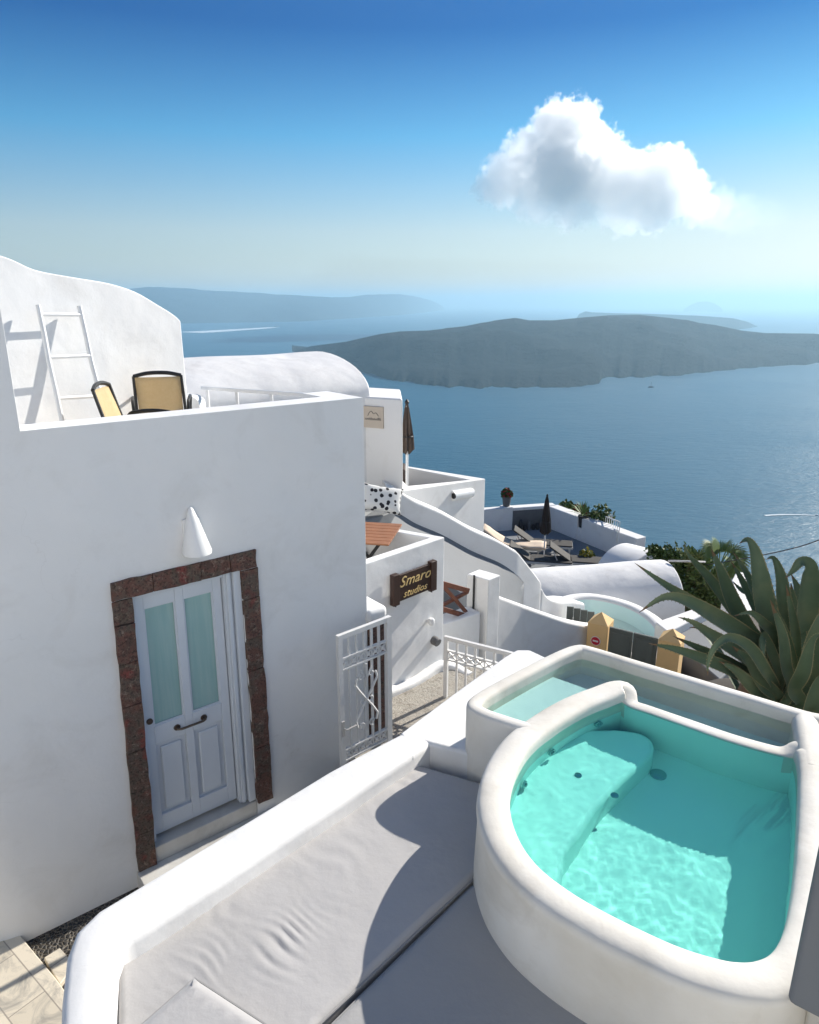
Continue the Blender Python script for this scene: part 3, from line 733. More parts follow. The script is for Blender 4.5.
# ================================================================ PATH, PAVING
def zone(name, pts, z, mat, thick=0.5):
    bm = B(); prism(bm, ccw([tuple(p[:2]) for p in pts]), z - thick, z)
    return tag(mk(name, bm, mat, None, smooth=False), kind='structure')
zone('pebble_path', [H(-4, -3, 0), H(1.80, 0.05, 0), H(1.80, 1.7, 0), H(-2.8, 2.9, 0), H(-5, 2, 0)], -4.17, M['pebbles'])
tp = [G(17.6, 932, -4.10), G(55, 977, -4.10), G(72, 1000, -4.10), G(95, 1060, -4.10), Vector((-2.6, 2.2, 0)), Vector((-5, 2.6, 0)), G(-60, 955, -4.1)]
bm = B(); prism(bm, ccw([tuple(p[:2]) for p in tp]), -4.3, -4.10); tag(mk('tiled_path', bm, M['tiles'], None, bevel=0.008), kind='structure')
tp = [G(44, 958, -4.14), G(60, 948, -4.14), G(75, 965, -4.14), G(60, 985, -4.14), G(52, 972, -4.14)]
bm = B(); prism(bm, ccw([tuple(p[:2]) for p in tp]), -4.3, -4.135); tag(mk('tiled_step', bm, M['tiles'], None, bevel=0.006), kind='structure')
def slate_path():
    bm = B(); pts = [H(1.80, 0.0, 0), H(2.03, 0.0, 0), Vector((-0.55, 6.25, 0)), Vector((0.40, 7.0, 0)), Vector((1.6, 6.6, 0)), Vector((2.0, 5.0, 0)), Vector((0.9, 4.7, 0)), H(1.80, 1.7, 0)]
    prism(bm, ccw([tuple(p[:2]) for p in pts]), -4.3, -3.85)
    bmesh.ops.triangulate(bm, faces=bm.faces[:]); 
    tag(mk('slate_path', bm, M['slate'], None, smooth=False), kind='structure')
slate_path()

# ================================================================ DAYBED TERRACE (parapet, platform, cushions)
ZP = -2.5
daybed = root('daybed_terrace', (0, 2.6, -4.2), 'white plaster seating terrace with a thick sloping-cornered parapet around grey cushions', 'built-in daybed')
outer_px = [(58, 1180), (58, 1075), (61, 1000), (66, 955), (76, 930), (98, 909), (140, 884), (200, 848), (260, 812), (330, 770), (365, 751), (400, 733), (440, 703)]
inner_px = [(112, 1180), (112, 1075), (113, 1000), (116, 958), (121, 946), (135, 938), (170, 916), (225, 880), (275, 847), (330, 811), (370, 784), (411, 757), (452, 728)]
def parapet():
    bm = B(); secs = []
    for (a, b), (c, d) in zip(outer_px, inner_px):
        o = G(a, b, ZP); i = G(c, d, ZP); e = (i - o).normalized(); r_ = 0.035; sec = []
        sec.append(Vector((o.x, o.y, -4.6))); sec.append(o - Vector((0, 0, r_)))
        for k in range(1, 4): an = math.pi / 2 * k / 3; sec.append(o + e * (r_ - r_ * math.cos(an)) + Vector((0, 0, -r_ + r_ * math.sin(an))))
        m = o.lerp(i, 0.5) + Vector((0, 0, 0.008)); sec.append(m)
        for k in range(0, 4): an = math.pi / 2 * k / 3; sec.append(i - e * (r_ - r_ * math.sin(an)) + Vector((0, 0, -r_ + r_ * math.cos(an))))
        sec.append(Vector((i.x, i.y, -2.85)))
        secs.append([bm.verts.new(p) for p in sec])
    for a, b in zip(secs, secs[1:]):
        for k in range(len(a) - 1): bm.faces.new((a[k], b[k], b[k + 1], a[k + 1]))
    bm.faces.new(secs[0]); bm.faces.new(secs[-1])
    o = mk('parapet', bm, M['white'], daybed, angle=60)
parapet()
plat = [G(400, 733, ZP), G(455, 692, ZP), G(505, 656, ZP), G(516, 649.5, ZP), G(530, 649.5, ZP), G(546, 657, ZP), G(600, 690, ZP), G(560, 745, ZP), G(515, 766, ZP), G(471, 754, ZP), G(420, 740, ZP), G(413, 757, ZP), G(405, 748, ZP)]
plat = [G(399, 733.5, ZP), G(455, 692, ZP), G(505, 656, ZP), G(516, 649.5, ZP), G(530, 649.5, ZP), G(546, 657, ZP), G(640, 700, ZP), G(560, 770, ZP), G(471, 754, ZP), G(420, 741, ZP), G(413, 757, ZP)]
bm = B(); prism(bm, ccw([tuple(p[:2]) for p in plat]), -4.5, ZP + 0.003); mk('platform', bm, M['white'], daybed, bevel=0.025, seg=4)
base = [G(110, 1200, -2.72), G(112, 960, -2.72), G(411, 757, -2.72), G(484, 783, -2.72), G(484, 855, -2.72), G(500, 905, -2.72), G(535, 960, -2.72), G(600, 1010, -2.72), G(700, 1060, -2.72), G(900, 1120, -2.72), G(900, 1300, -2.72), G(300, 1500, -2.72)]
bm = B(); prism(bm, ccw([tuple(p[:2]) for p in base]), -4.5, -2.72); mk('seat_base', bm, M['white'], daybed)

# ================================================================ PLUNGE POOL
TZ = -2.2; WZ = -2.272
pool = root('plunge_pool', (1.1, 2.7, -2.75), 'white plaster plunge pool of turquoise water, rounded at the near side', 'plunge pool')
crest = [(622, 684, 0), (599, 691, 0), (572, 702, 0), (543, 719, 0), (518, 739, 0), (502, 763, 0), (494, 789, 0), (495, 814, 0), (503, 838, 0), (516, 859, 0), (535, 879, 0), (563, 900, 0), (593, 918, 0), (632, 938, 0),
         (671, 956, 0), (705, 968, 0), (740, 976, 0), (770, 975, 0), (794, 963, 0), (808, 936, 0), (815, 895, 0), (818, 850, 0), (818, 800, 0), (817, 772, 0), (813, 752, 0), (803, 742, 0.3),
         (780, 739, 1), (735, 727, 1), (690, 712, 1), (650, 698.5, 1), (634, 693, 1)]
def tub():
    P3 = [G(u, v, TZ) for u, v, l in crest]; fl = [l for _, _, l in crest]
    path = crom(P3, 8, True); n = len(path)
    lo = []
    for i in range(n):
        k = i / 8; a = int(k) % len(fl); f = k - int(k); s = f * f * (3 - 2 * f); lo.append(fl[a] * (1 - s) + fl[(a + 1) % len(fl)] * s)
    path = [p - Vector((0, 0, 0.064 * l)) for p, l in zip(path, lo)]
    ar = sum(path[i - 1].x * path[i].y - path[i].x * path[i - 1].y for i in range(n))
    sgn = 1 if ar > 0 else -1           # CCW: right side of travel is the outside
    wob = [1 + 0.03 * noise.noise(p * 2.2) for p in path]
    def prof(i):
        wd = (0.074 * (1 - lo[i]) + 0.042 * lo[i]) * wob[i]; hh = 0.040 * (1 - lo[i]) + 0.016 * lo[i]
        pr = [(-wd, -0.95), (-wd, -0.2), (-wd - 0.004, -hh * 1.2)]
        for k in range(1, 12):
            a = math.pi * k / 12; pr.append((-math.cos(a) * (wd + 0.004), -hh * 1.2 + hh * 1.2 * math.sin(a) ** 0.62))
        ot = 0.0 if lo[i] < 0.5 else 0
        pr += [(wd + 0.004, -hh * 1.2), (wd - 0.006, -hh * 1.2 - 0.03), (wd + 0.0, -0.2), (wd + 0.015, -0.6), (wd + 0.015, -0.95)]
        return [(a * sgn, b) for a, b in pr]
    bm = B(); sweep(bm, path, prof, closed=True)
    # inner faces get the pool lining: below the water line
    inner_off = []
    o = mk('shell', bm, [M['rim'], M['pool']], pool, angle=180)
    me = o.data; s = chain(o)
    # lining by position: face centre nearer to the inside and below the water line
    poly = [(p.x, p.y) for p in path]
    def inside(x, y):
        c = False; j = len(poly) - 1
        for i in range(len(poly)):
            if (poly[i][1] > y) != (poly[j][1] > y) and x < (poly[j][0] - poly[i][0]) * (y - poly[i][1]) / (poly[j][1] - poly[i][1]) + poly[i][0]: c = not c
            j = i
        return c
    for f in me.polygons:
        c = f.center + s
        if c.z < WZ - 0.1 and inside(c.x, c.y): f.material_index = 1
    bm = B(); fl_ = [bm.verts.new((p.x, p.y, -2.68)) for p in path[::2]]; bm.faces.new(fl_)
    mk('floor', bm, M['pool'], pool, smooth=False)
    return path, inside
tub_path, tub_inside = tub()

def seat():
    px = [(612, 744), (636, 747), (649, 754), (652, 766), (642, 779), (620, 799), (600, 819), (590, 832), (578, 850), (562, 872)]
    mid_ = crom([G(u, v, -2.49) for u, v in px], 4)
    pts = [G(578, 701, TZ)] + mid_ + [G(563, 900, TZ), G(535, 879, TZ), G(516, 859, TZ), G(503, 838, TZ), G(495, 814, TZ), G(494, 789, TZ), G(502, 763, TZ), G(518, 739, TZ), G(543, 719, TZ)]
    bm = B(); prism(bm, ccw([tuple(p[:2]) for p in pts]), -2.9, -2.49); mk('bench', bm, M['pool'], pool, bevel=0.035, seg=4)
seat()
def basin():
    z = TZ
    A_ = [(534, 727), (505, 718), (485, 711), (474, 704), (480, 696), (500, 684), (530, 668), (560, 653), (578, 646.5), (592, 648.5), (640, 663), (700, 681), (760, 699), (800, 711), (822, 716), (870, 722)]
    path = crom([G(u, v, z) for u, v in A_], 5)
    def prof(i):
        wd = 0.043; pr = [(-wd, -0.62), (-wd, -0.03)]
        for k in range(1, 8): a = math.pi * k / 8; pr.append((-math.cos(a) * wd, -0.03 + 0.03 * math.sin(a) ** 0.6))
        pr += [(wd, -0.03), (wd, -0.62)]; return pr
    bm = B(); sweep(bm, path, prof); mk('basin_rim', bm, M['rim'], pool, angle=60)
    # cross branch joining the corner to the tub's right side
    path = crom([G(806, 711, z), G(808, 722, z), G(811, 738, z), G(816, 765, z)], 6)
    bm = B(); sweep(bm, path, lambda i: round_wall(0.135, 0.0, 0.6, 0.05, 6)); mk('corner_rim', bm, M['rim'], pool)
    # shelf and trough under the shallow basin
    sh = [G(534, 727, z), G(478, 704, z), G(530, 668, z), G(548, 659, z), G(622, 684, z), G(570, 705, z)]
    bm = B(); prism(bm, ccw([tuple(p[:2]) for p in sh]), -2.75, -2.36); mk('basin_shelf', bm, M['ledge'], pool)
    tr = [G(535, 662, z), G(580, 646, z), G(806, 712, z), G(790, 740, z), G(735, 728, z), G(625, 690, z)]
    bm = B(); prism(bm, ccw([tuple(p[:2]) for p in tr]), -2.8, -2.55); mk('basin_trough', bm, M['ledge'], pool)
    return path
basin()
def right_side():
    # wide coping and second wall continuing out of the frame to the right
    z = TZ - 0.012
    px = [(812, 985), (818, 900), (820, 800), (815, 745), (806, 728), (822, 722), (900, 738)]
    pts = [G(u, v, z) for u, v in px] + [Vector((3.6, 3.0, 0)), Vector((3.2, 1.0, 0)), G(900, 1100, z)]
    bm = B(); prism(bm, ccw([tuple(p[:2]) for p in pts]), -2.9, z); mk('side_coping', bm, M['rim'], pool, bevel=0.02)
right_side()
def _inner(d):
    n = len(tub_path); a = sum(tub_path[i - 1].x * tub_path[i].y - tub_path[i].x * tub_path[i - 1].y for i in range(n)); sg = 1 if a > 0 else -1; out = []
    for i in range(0, n, 2):
        e = tub_path[(i + 1) % n] - tub_path[i - 1]; e = Vector((e.x, e.y, 0)).normalized(); out.append(tub_path[i] + Vector((-e.y, e.x, 0)) * sg * d)
    return out
TUB_OUT = _inner(0.014)
BASIN_OUT = [(518, 739), (534, 727), (505, 718), (474, 704), (500, 684), (560, 653), (578, 646.5), (640, 663), (700, 681), (760, 699), (806, 713), (803, 735), (776, 738), (735, 727), (690, 712), (650, 698.5), (634, 693), (622, 684), (599, 691), (572, 702), (543, 719)]
def water(out, tint):
    poly = [G(q[0], q[1], TZ) if len(q) == 2 else q for q in out]; P2 = [(p.x, p.y) for p in poly]
    def ins(x, y):
        c = False; j = len(P2) - 1
        for i in range(len(P2)):
            if (P2[i][1] > y) != (P2[j][1] > y) and x < (P2[j][0] - P2[i][0]) * (y - P2[i][1]) / (P2[j][1] - P2[i][1]) + P2[i][0]: c = not c
            j = i
        return c
    bm = B(); st = 0.0125
    x0, x1 = min(p[0] for p in P2), max(p[0] for p in P2); y0, y1 = min(p[1] for p in P2), max(p[1] for p in P2)
    nx, ny = int((x1 - x0) / st) + 1, int((y1 - y0) / st) + 1; V = {}
    b1 = G(640, 900, WZ); 
    def hgt(x, y):
        p = Vector((x, y, 0)); d = math.hypot(x - b1.x, y - b1.y)
        act = 0.35 + 1.0 * math.exp(-(d / 0.45) ** 2)
        q = Vector((x + 0.03 * noise.noise(p * 4), y + 0.03 * noise.noise(p * 4 + Vector((9, 0, 0))), 0))
        h = 0.0017 * noise.noise(q * 6.0) + act * (0.0008 * noise.noise(q * 17.0 + Vector((0, 0, 4))) + 0.0005 * noise.noise(q * 38.0))
        return WZ + h
    def vert(i, j):
        if (i, j) not in V: x, y = x0 + i * st, y0 + j * st; V[(i, j)] = bm.verts.new((x, y, hgt(x, y)))
        return V[(i, j)]
    for i in range(nx):
        for j in range(ny):
            if ins(x0 + (i + 0.5) * st, y0 + (j + 0.5) * st): bm.faces.new((vert(i, j), vert(i + 1, j), vert(i + 1, j + 1), vert(i, j + 1)))
    be = [e for e in bm.edges if len(e.link_faces) == 1]
    r_ = bmesh.ops.extrude_edge_only(bm, edges=be); nv = [g for g in r_['geom'] if isinstance(g, bmesh.types.BMVert)]
    for v_ in nv: v_.co.z = -3.2
    ne = [e for e in bm.edges if len(e.link_faces) == 1]
    bmesh.ops.holes_fill(bm, edges=ne, sides=0)
    t = NT('pool_water')
    WATER_MODE = 'GLASS'
    if WATER_MODE == 'GLASS':
        s = t.n('ShaderNodeBsdfRefraction', {'Color': (1, 1, 1, 1), 'Roughness': 0.0, 'IOR': 1.333}).outputs[0]
        s = t.n('ShaderNodeBsdfGlass', {'Color': tint, 'Roughness': 0.0, 'IOR': 1.333}).outputs[0]
    t.t.links.new(s, t.out.inputs[0])
    o = mk('water', bm, t.m, pool, angle=40)
    me = o.data
    o.cycles.is_caustics_caster = True
    return o
water(TUB_OUT, (0.63, 0.99, 0.955, 1)); water(BASIN_OUT, (0.86, 0.99, 0.985, 1))
sun.cycles.is_caustics_light = True
for o in bpy.data.objects:
    if o.parent is pool and o.name.split('.')[0] in ('shell', 'floor', 'bench', 'basin_shelf', 'basin_trough', 'basin_rim', 'corner_rim'): o.cycles.is_caustics_receiver = True
def jets():
    for u, v, z in ((588, 728, -2.42), (546, 761, -2.42), (521, 797, -2.45)):
        p = G(u, v, z); # project to the inner wall: nearest tub path point, moved inwards
        best = min(range(len(tub_path)), key=lambda i: (tub_path[i].x - p.x) ** 2 + (tub_path[i].y - p.y) ** 2)
        c = tub_path[best]; n = (Vector((1.25, 2.75, 0)) - Vector((c.x, c.y, 0))).normalized()
        d = tub_path[(best + 1) % len(tub_path)] - tub_path[best - 1]; n2 = Vector((-d.y, d.x, 0)).normalized()
        if n2.dot(n) < 0: n2 = -n2
        q = Vector((c.x, c.y, z)) + n2 * 0.085; bm = B(); tube(bm, [q, q + n2 * 0.012], 0.028, 16); tube(bm, [q + n2 * 0.0125, q + n2 * 0.02], 0.013, 12)
        mk('jet_nozzle', bm, M['rubber'], pool)
    for u, v in ((577, 791), (613, 811)):
        p = G(u, v, -2.49); bm = B(); lathe(bm, [(0.02, 0.0), (0.02, 0.006), (0.006, 0.009)], (p.x, p.y, -2.49), 14); mk('drain', bm, M['rubber'], pool)
    p = G(655, 800, -2.66); bm = B(); lathe(bm, [(0.045, 0.0), (0.045, 0.01), (0.01, 0.016)], (p.x, p.y, -2.68), 16); mk('drain', bm, M['rubber'], pool)
jets()
def side_block():
    c = G(784, 999, TZ); e = (G(819, 1017, TZ) - c).normalized(); nrm = Vector((-e.y, e.x, 0))
    bm = B(); q = [c, c + e * 1.2, c + e * 1.2 + nrm * 0.0, c]
    pr = [c, c + e * 1.5, c + e * 1.5 + nrm * 0.35, c + nrm * 0.22 + e * 0.10]
    prism(bm, ccw([tuple(p[:2]) for p in pr]), TZ - 0.02, -1.45)
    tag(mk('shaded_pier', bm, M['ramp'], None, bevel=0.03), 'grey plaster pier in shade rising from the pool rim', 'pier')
side_block()

# ---------------------------------------------------------------- cushions
def cushion(name, pts2, z0, z1, mat, label, rnd_r=0.03, wrinkle=None, step=0.02, group=None):
    """a quilted flat cushion: grid top clipped to the polygon, rounded at its border"""
    P2 = [(p[0], p[1]) for p in ccw(pts2)]; n = len(P2)
    def ins(x, y):
        c = False; j = n - 1
        for i in range(n):
            if (P2[i][1] > y) != (P2[j][1] > y) and x < (P2[j][0] - P2[i][0]) * (y - P2[i][1]) / (P2[j][1] - P2[i][1]) + P2[i][0]: c = not c
            j = i
        return c
    # border loops
    dens = []
    for i in range(n):
        a, b = Vector(P2[i]), Vector(P2[(i + 1) % n]); k = max(1, int((b - a).length / 0.04))
        for q in range(k): dens.append(a.lerp(b, q / k))
    bm = B(); lv = []
    for d, z in ((0, z0), (0, z1 - rnd_r), (rnd_r * 0.3, z1 - rnd_r * 0.3), (rnd_r, z1)):
        m = len(dens); L = []
        for i in range(m):
            e = (dens[(i + 1) % m] - dens[i - 1]).normalized(); nn = Vector((-e.y, e.x)); p = dens[i] + nn * d; L.append(bm.verts.new((p.x, p.y, z)))
        lv.append(L)
    for A_, C_ in zip(lv, lv[1:]):
        for i in range(len(A_)): bm.faces.new((A_[i], A_[(i + 1) % len(A_)], C_[(i + 1) % len(A_)], C_[i]))
    f = bm.faces.new(lv[-1]); bm.faces.new(lv[0][::-1])
    # refine the top by bisecting with a grid of planes
    x0, x1 = min(p[0] for p in P2), max(p[0] for p in P2); y0, y1 = min(p[1] for p in P2), max(p[1] for p in P2)
    for ax, a0, a1 in ((0, x0, x1), (1, y0, y1)):
        k = a0 + step
        while k < a1:
            tops = [q for q in bm.faces if abs(q.normal.z) > 0.9 and q.calc_center_median().z > z1 - 0.001] if False else [q for q in bm.faces if min(v.co.z for v in q.verts) > z1 - 1e-4]
            geom = tops + list({e for q in tops for e in q.edges}) + list({v for q in tops for v in q.verts})
            co = Vector((k, 0, 0)) if ax == 0 else Vector((0, k, 0)); no = Vector((1, 0, 0)) if ax == 0 else Vector((0, 1, 0))
            bmesh.ops.bisect_plane(bm, geom=geom, plane_co=co, plane_no=no); k += step
    for v_ in bm.verts:
        if v_.co.z > z1 - 1e-4:
            p = Vector((v_.co.x, v_.co.y, 0)); h = 0.006 * noise.noise(p * 2.3) + 0.0025 * noise.noise(p * 7)
            # soft fall-off at the border
            if wrinkle: h += wrinkle(p)
            v_.co.z += h
    o = mk(name, bm, mat, None, angle=180)
    bm = B(); zp = z1 - rnd_r * 0.75; pth = [Vector((q.x, q.y, zp)) for q in dens]; pth.append(pth[0].copy()); tube(bm, pth, 0.0055, 6); mk('piping', bm, M['piping'], o)
    tag(o, label, 'cushion', group); return o
ZC = -2.6
wc = G(262, 948, ZC); wd = (G(320, 985, ZC) - G(215, 905, ZC)).normalized()
wax = (G(345, 905, ZC) - G(225, 985, ZC)).normalized()       # the creases fan out across this line
def wr(p):
    d = p - Vector((wc.x, wc.y, 0)); ax = Vector((-wax.y, wax.x, 0)); b = d.dot(wax); a = d.dot(ax); h = 0.0
    # fan of folds: long in a, close together in b
    env = math.exp(-((b + 0.02) / 0.26) ** 2) * math.exp(-((a + 0.2 * b) / 0.13) ** 2) * max(0, 0.55 + 1.1 * noise.noise(p * 5 + Vector((3, 1, 0))))
    ph = b * 128 + a * 34 + 7.0 * noise.noise(Vector((a * 4, b * 5, 2.0)))
    f = math.sin(ph); h += env * (0.0062 * (abs(f) ** 0.6 * (1 if f > 0 else -0.5)) + 0.0022 * math.sin(ph * 1.9 + 1))
    for cx, cy, s_, am in ((215, 905, 0.2, 0.0012), (335, 850, 0.22, 0.0012), (400, 790, 0.2, 0.0015)):
        q = G(cx, cy, ZC); dd = p - Vector((q.x, q.y, 0)); h += am * math.exp(-(dd.length / s_) ** 2) * math.sin(dd.dot(wax) * 45 + 6 * noise.noise(p * 5))
    return h
m1 = [G(117, 1200, ZC), G(117, 962, ZC), G(123, 952, ZC), G(411, 761, ZC), G(445, 771, ZC), G(500, 787, ZC), G(500, 850, ZC), G(480, 869, ZC), G(470, 879, ZC), G(318, 1021, ZC), G(215, 1200, ZC)]
cushion('seat_cushion', m1, -2.72, ZC, M['cushion'], 'long grey canvas cushion lying along the white parapet, wrinkled in the middle', wrinkle=wr, step=0.011, group='grey daybed cushions')
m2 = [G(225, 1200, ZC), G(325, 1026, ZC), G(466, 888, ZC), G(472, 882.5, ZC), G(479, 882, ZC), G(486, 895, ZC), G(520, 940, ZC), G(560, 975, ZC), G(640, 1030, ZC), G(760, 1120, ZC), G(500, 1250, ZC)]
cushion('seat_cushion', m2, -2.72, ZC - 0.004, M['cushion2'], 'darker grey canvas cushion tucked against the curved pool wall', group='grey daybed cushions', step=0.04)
m3 = [G(125, 1032, -2.47), G(194, 972, -2.47), G(290, 1034, -2.47), G(215, 1150, -2.47)]
cushion('seat_cushion', m3, -2.59, -2.47, M['cushion'], 'grey square cushion with one corner, lying on the long canvas cushion', rnd_r=0.045, group='grey daybed cushions', step=0.04)

# unseen white floor and wall added behind the camera to bounce sunlight
def add_bounce_terrace():
    r = root('bounce_terrace', (0, -3, -4.2), 'unseen white wall and floor added behind the camera to bounce light', 'house')
    bm = B(); prism(bm, [(-7, -9), (7, -9), (7, -0.9), (-7, -0.9)], -5.5, -1.62); mk('terrace_floor', bm, M['white'], r)
    bm = B(); prism(bm, [(-14, -7.4), (12, -7.4), (12, -7.0), (-14, -7.0)], -1.6, 5.6); mk('wall', bm, M['white'], r, bevel=0.03)
add_bounce_terrace()

# ================================================================ NEIGHBOURING STUDIO, GATES
KX = Vector((0.37, 6.96, 0)); KD = Vector((0.7071, 0.7071, 0)); KN = Vector((0.7071, -0.7071, 0))
def K(s, o, z): return KX - KD * s + KN * o + Vector((0, 0, z))      # s grows to the left along the sign wall
def ring_wall(name, pts, width, z0, z1, mat, parent, bevel=0.02, closed=True):
    P = ccw([tuple(p[:2]) for p in pts]); I = offset_poly(P, width); n = len(P); bm = B()
    a0 = [bm.verts.new((*p[:2], z0)) for p in P]; a1 = [bm.verts.new((*p[:2], z1)) for p in P]
    b0 = [bm.verts.new((*p[:2], z0)) for p in I]; b1 = [bm.verts.new((*p[:2], z1)) for p in I]
    for i in range(n):
        j = (i + 1) % n
        bm.faces.new((a0[i], a0[j], a1[j], a1[i])); bm.faces.new((a1[i], a1[j], b1[j], b1[i])); bm.faces.new((b1[i], b1[j], b0[j], b0[i])); bm.faces.new((b0[i], b0[j], a0[j], a0[i]))
    return mk(name, bm, mat, parent, bevel=bevel)
def floor_part(name, pts, z, mat, parent, inset=0.02, thick=0.3):
    P = offset_poly(ccw([tuple(p[:2]) for p in pts]), inset); bm = B(); prism(bm, P, z - thick, z); return mk(name, bm, mat, parent, smooth=False)
studio = root('studio_building', K(0.6, -0.5, -4), 'low white studio with an open roof terrace and a dark sign on its wall', 'house')
bk = G(368, 523.5, -2.35); bk2 = K(0, 0, 0) + (bk - K(0, 0, bk.z)) * 1.0
far = K(0, 0, 0) + (Vector((bk.x, bk.y, 0)) - K(0, 0, 0)) * 2.2
sp_ = [K(0, 0, 0), far, K(2.2, 0, 0)]
ring_wall('parapet', sp_, 0.10, -4.6, -2.35, M['house'], studio, 0.015)
floor_part('terrace_floor', sp_, -3.05, M['dark_screed'], studio, 0.05)
# white footing poured along the wall foot
bm = B(); pth = [K(1.15, 0.05, -3.78), K(0.75, 0.06, -3.82), K(0.45, 0.10, -3.77), K(0.15, 0.06, -3.80), K(-0.02, 0.10, -3.85), K(-0.05, 0.3, -3.9)]
sweep(bm, crom([K(1.3, 0.03, -3.85), K(0.9, 0.03, -3.85), K(0.5, 0.05, -3.85), K(0.12, 0.03, -3.85), K(-0.05, 0.12, -3.87), K(-0.06, 0.35, -3.9)], 5), lambda i: round_wall(0.12, 0.07 + 0.015 * math.sin(i * 0.5), 0.3, 0.04, 4)); mk('footing', bm, M['white'], studio)
def sign():
    tl, tr = 0.83, 0.185
    # wall coordinates of the board
    def SG(u, v, o=0.0):
        r_ = ray(u, v); k = r_.x / r_.y; b = K(0, o, 0)
        s = (b.x - k * b.y) / (KD.x - k * KD.y); p = b - KD * s; return s, r_.z / r_.y * p.y
    s0, za = SG(388.5, 574); s0b, zb = SG(388.5, 602); s1, zc = SG(432, 561); s1b, zd = SG(432, 588.5)
    zt = (za + zc) / 2; zb = (zb + zd) / 2
    r = root('hanging_sign', K((s0 + s1) / 2, 0.03, zb), 'dark wooden board with gold lettering fixed to the studio wall', 'sign')
    bm = B()
    def kb(bm, a, b, o0, o1, z0, z1): prism(bm, ccw([tuple(K(q, o, 0)[:2]) for q, o in ((a, o0), (b, o0), (b, o1), (a, o1))]), z0, z1)
    kb(bm, s0 - 0.07, s1 + 0.07, 0.03, 0.055, zb + 0.01, zt - 0.012); mk('board', bm, M['sign_wood'], r, bevel=0.004)
    for a, b in ((s0, s0 - 0.085), (s1 + 0.085, s1)):
        bm = B(); kb(bm, a, b, 0.015, 0.075, zb - 0.012, zt + 0.012); mk('end_batten', bm, M['sign_wood'], r, bevel=0.006)
    wdt = abs(s0 - s1) - 0.17; hh = zt - zb
    for txt, zc_, size, lab in (('Smaro', 0.68, 0.50, None), ('studios', 0.24, 0.34, None)):
        cu = bpy.data.curves.new('lettering_outline', 'FONT'); cu.body = txt; cu.size = size * hh; cu.shear = 0.35; cu.extrude = 0.003; cu.offset = 0.0
        cu.align_x = 'CENTER'; cu.align_y = 'CENTER'; cu.space_character = 1.02; cu.resolution_u = 3
        tmp = bpy.data.objects.new('tmp', cu); COL.objects.link(tmp); bpy.context.view_layer.update()
        me = bpy.data.meshes.new_from_object(tmp.evaluated_get(bpy.context.evaluated_depsgraph_get())); bpy.data.objects.remove(tmp)
        o = bpy.data.objects.new('lettering', me); COL.objects.link(o); me.materials.clear(); me.materials.append(M['gold']); o.parent = r
        p = K((s0 + s1) / 2, 0.061, zb + hh * zc_) - r.location
        xa = KD; za_ = Vector((0, 0, 1)); na = KN; m = Matrix((xa, za_, na)).transposed().to_4x4(); m.translation = p; o.matrix_local = m
        o.scale = (1.12, 1.0, 1)
    for s in (s0 - 0.05, s1 + 0.05):
        bm = B(); tube(bm, [K(s, 0.0, zb - 0.03), K(s, 0.05, zb - 0.03), K(s, 0.05, zb)], 0.006, 6); mk('bracket', bm, M['dark_metal'], r)
sign()
# pipe outlet, sensor and conduit on the sign wall
r_ = ray(434, 640); sK = 0.0
def on_sign_wall(u, v, o=0.0):
    r_ = ray(u, v); k = r_.x / r_.y; b = K(0, o, 0); s = (b.x - k * b.y) / (KD.x - k * KD.y); p = b - KD * s
    return K(s, o, r_.z / r_.y * p.y), s
p, s = on_sign_wall(433.5, 640)
bm = B(); tube(bm, [K(s, -0.02, p.z), K(s, 0.03, p.z), K(s, 0.07, p.z - 0.01)], [0.05, 0.05, 0.045], 14)
tag(mk('drain_spout', bm, M['pot_grey'], None), 'short grey drain spout sticking out low on the studio wall', 'drain spout')
p, s = on_sign_wall(428, 620)
bm = B(); lathe(bm, [(0.03, -0.035), (0.035, -0.02), (0.035, 0.02), (0.025, 0.035)], K(s, 0.05, p.z), 12); tube(bm, [K(s, 0, p.z), K(s, 0.05, p.z)], 0.018, 8)
tag(mk('wall_socket', bm, M['white_paint'], None), 'small round white fitting on the studio wall above the drain spout', 'wall fitting')
def small_table():
    r = root('folding_table', (-0.42, 7.1, -3.05), 'small orange-brown wooden folding table with black legs on the studio terrace', 'table')
    c = Vector((-0.47, 7.04, 0)); z = -2.33; bm = B()
    for k in range(6): box(bm, (c.x + 0.0, c.y, z), (0.001, 0.001, 0.001)) if False else None
    d = Vector((0.80, -0.15, 0)).normalized(); e = Vector((-d.y, d.x, 0))
    for k in range(7):
        q = c + e * (-0.30 + 0.1 * k); beam(bm, q - d * 0.33 + Vector((0, 0, z)), q + d * 0.33 + Vector((0, 0, z)), 0.09, 0.02)
    mk('tabletop', bm, M['table_wood'], r, bevel=0.003, seg=1)
    for s in (-0.24, 0.24):
        for a, b in ((-0.27, 0.22), (0.22, -0.27)):
            bm = B(); beam(bm, c + e * s + d * a + Vector((0, 0, z - 0.02)), c + e * s + d * b + Vector((0, 0, -3.05)), 0.02, 0.03); mk('leg', bm, M['black'], r)
small_table()
def cloth():
    bm = B(); c = G(374, 553, -2.95); n = 10
    g = [[bm.verts.new((c.x - 0.2 + 0.42 * i / n, c.y + 0.22 * j / n, -2.72 + 0.05 * noise.noise(Vector((i * 0.6, j * 0.6, 1))) - 0.2 * (j / n - 0.5) ** 2)) for i in range(n + 1)] for j in range(n + 1)]
    for a, b in zip(g, g[1:]):
        for k in range(n): bm.faces.new((a[k], a[k + 1], b[k + 1], b[k]))
    o = mk('cushion', bm, M['stripes'], None, angle=180); o.modifiers.new('s', 'SOLIDIFY').thickness = 0.09
    tag(o, 'blue and white striped cushion under the folding table', 'cushion')
cloth()

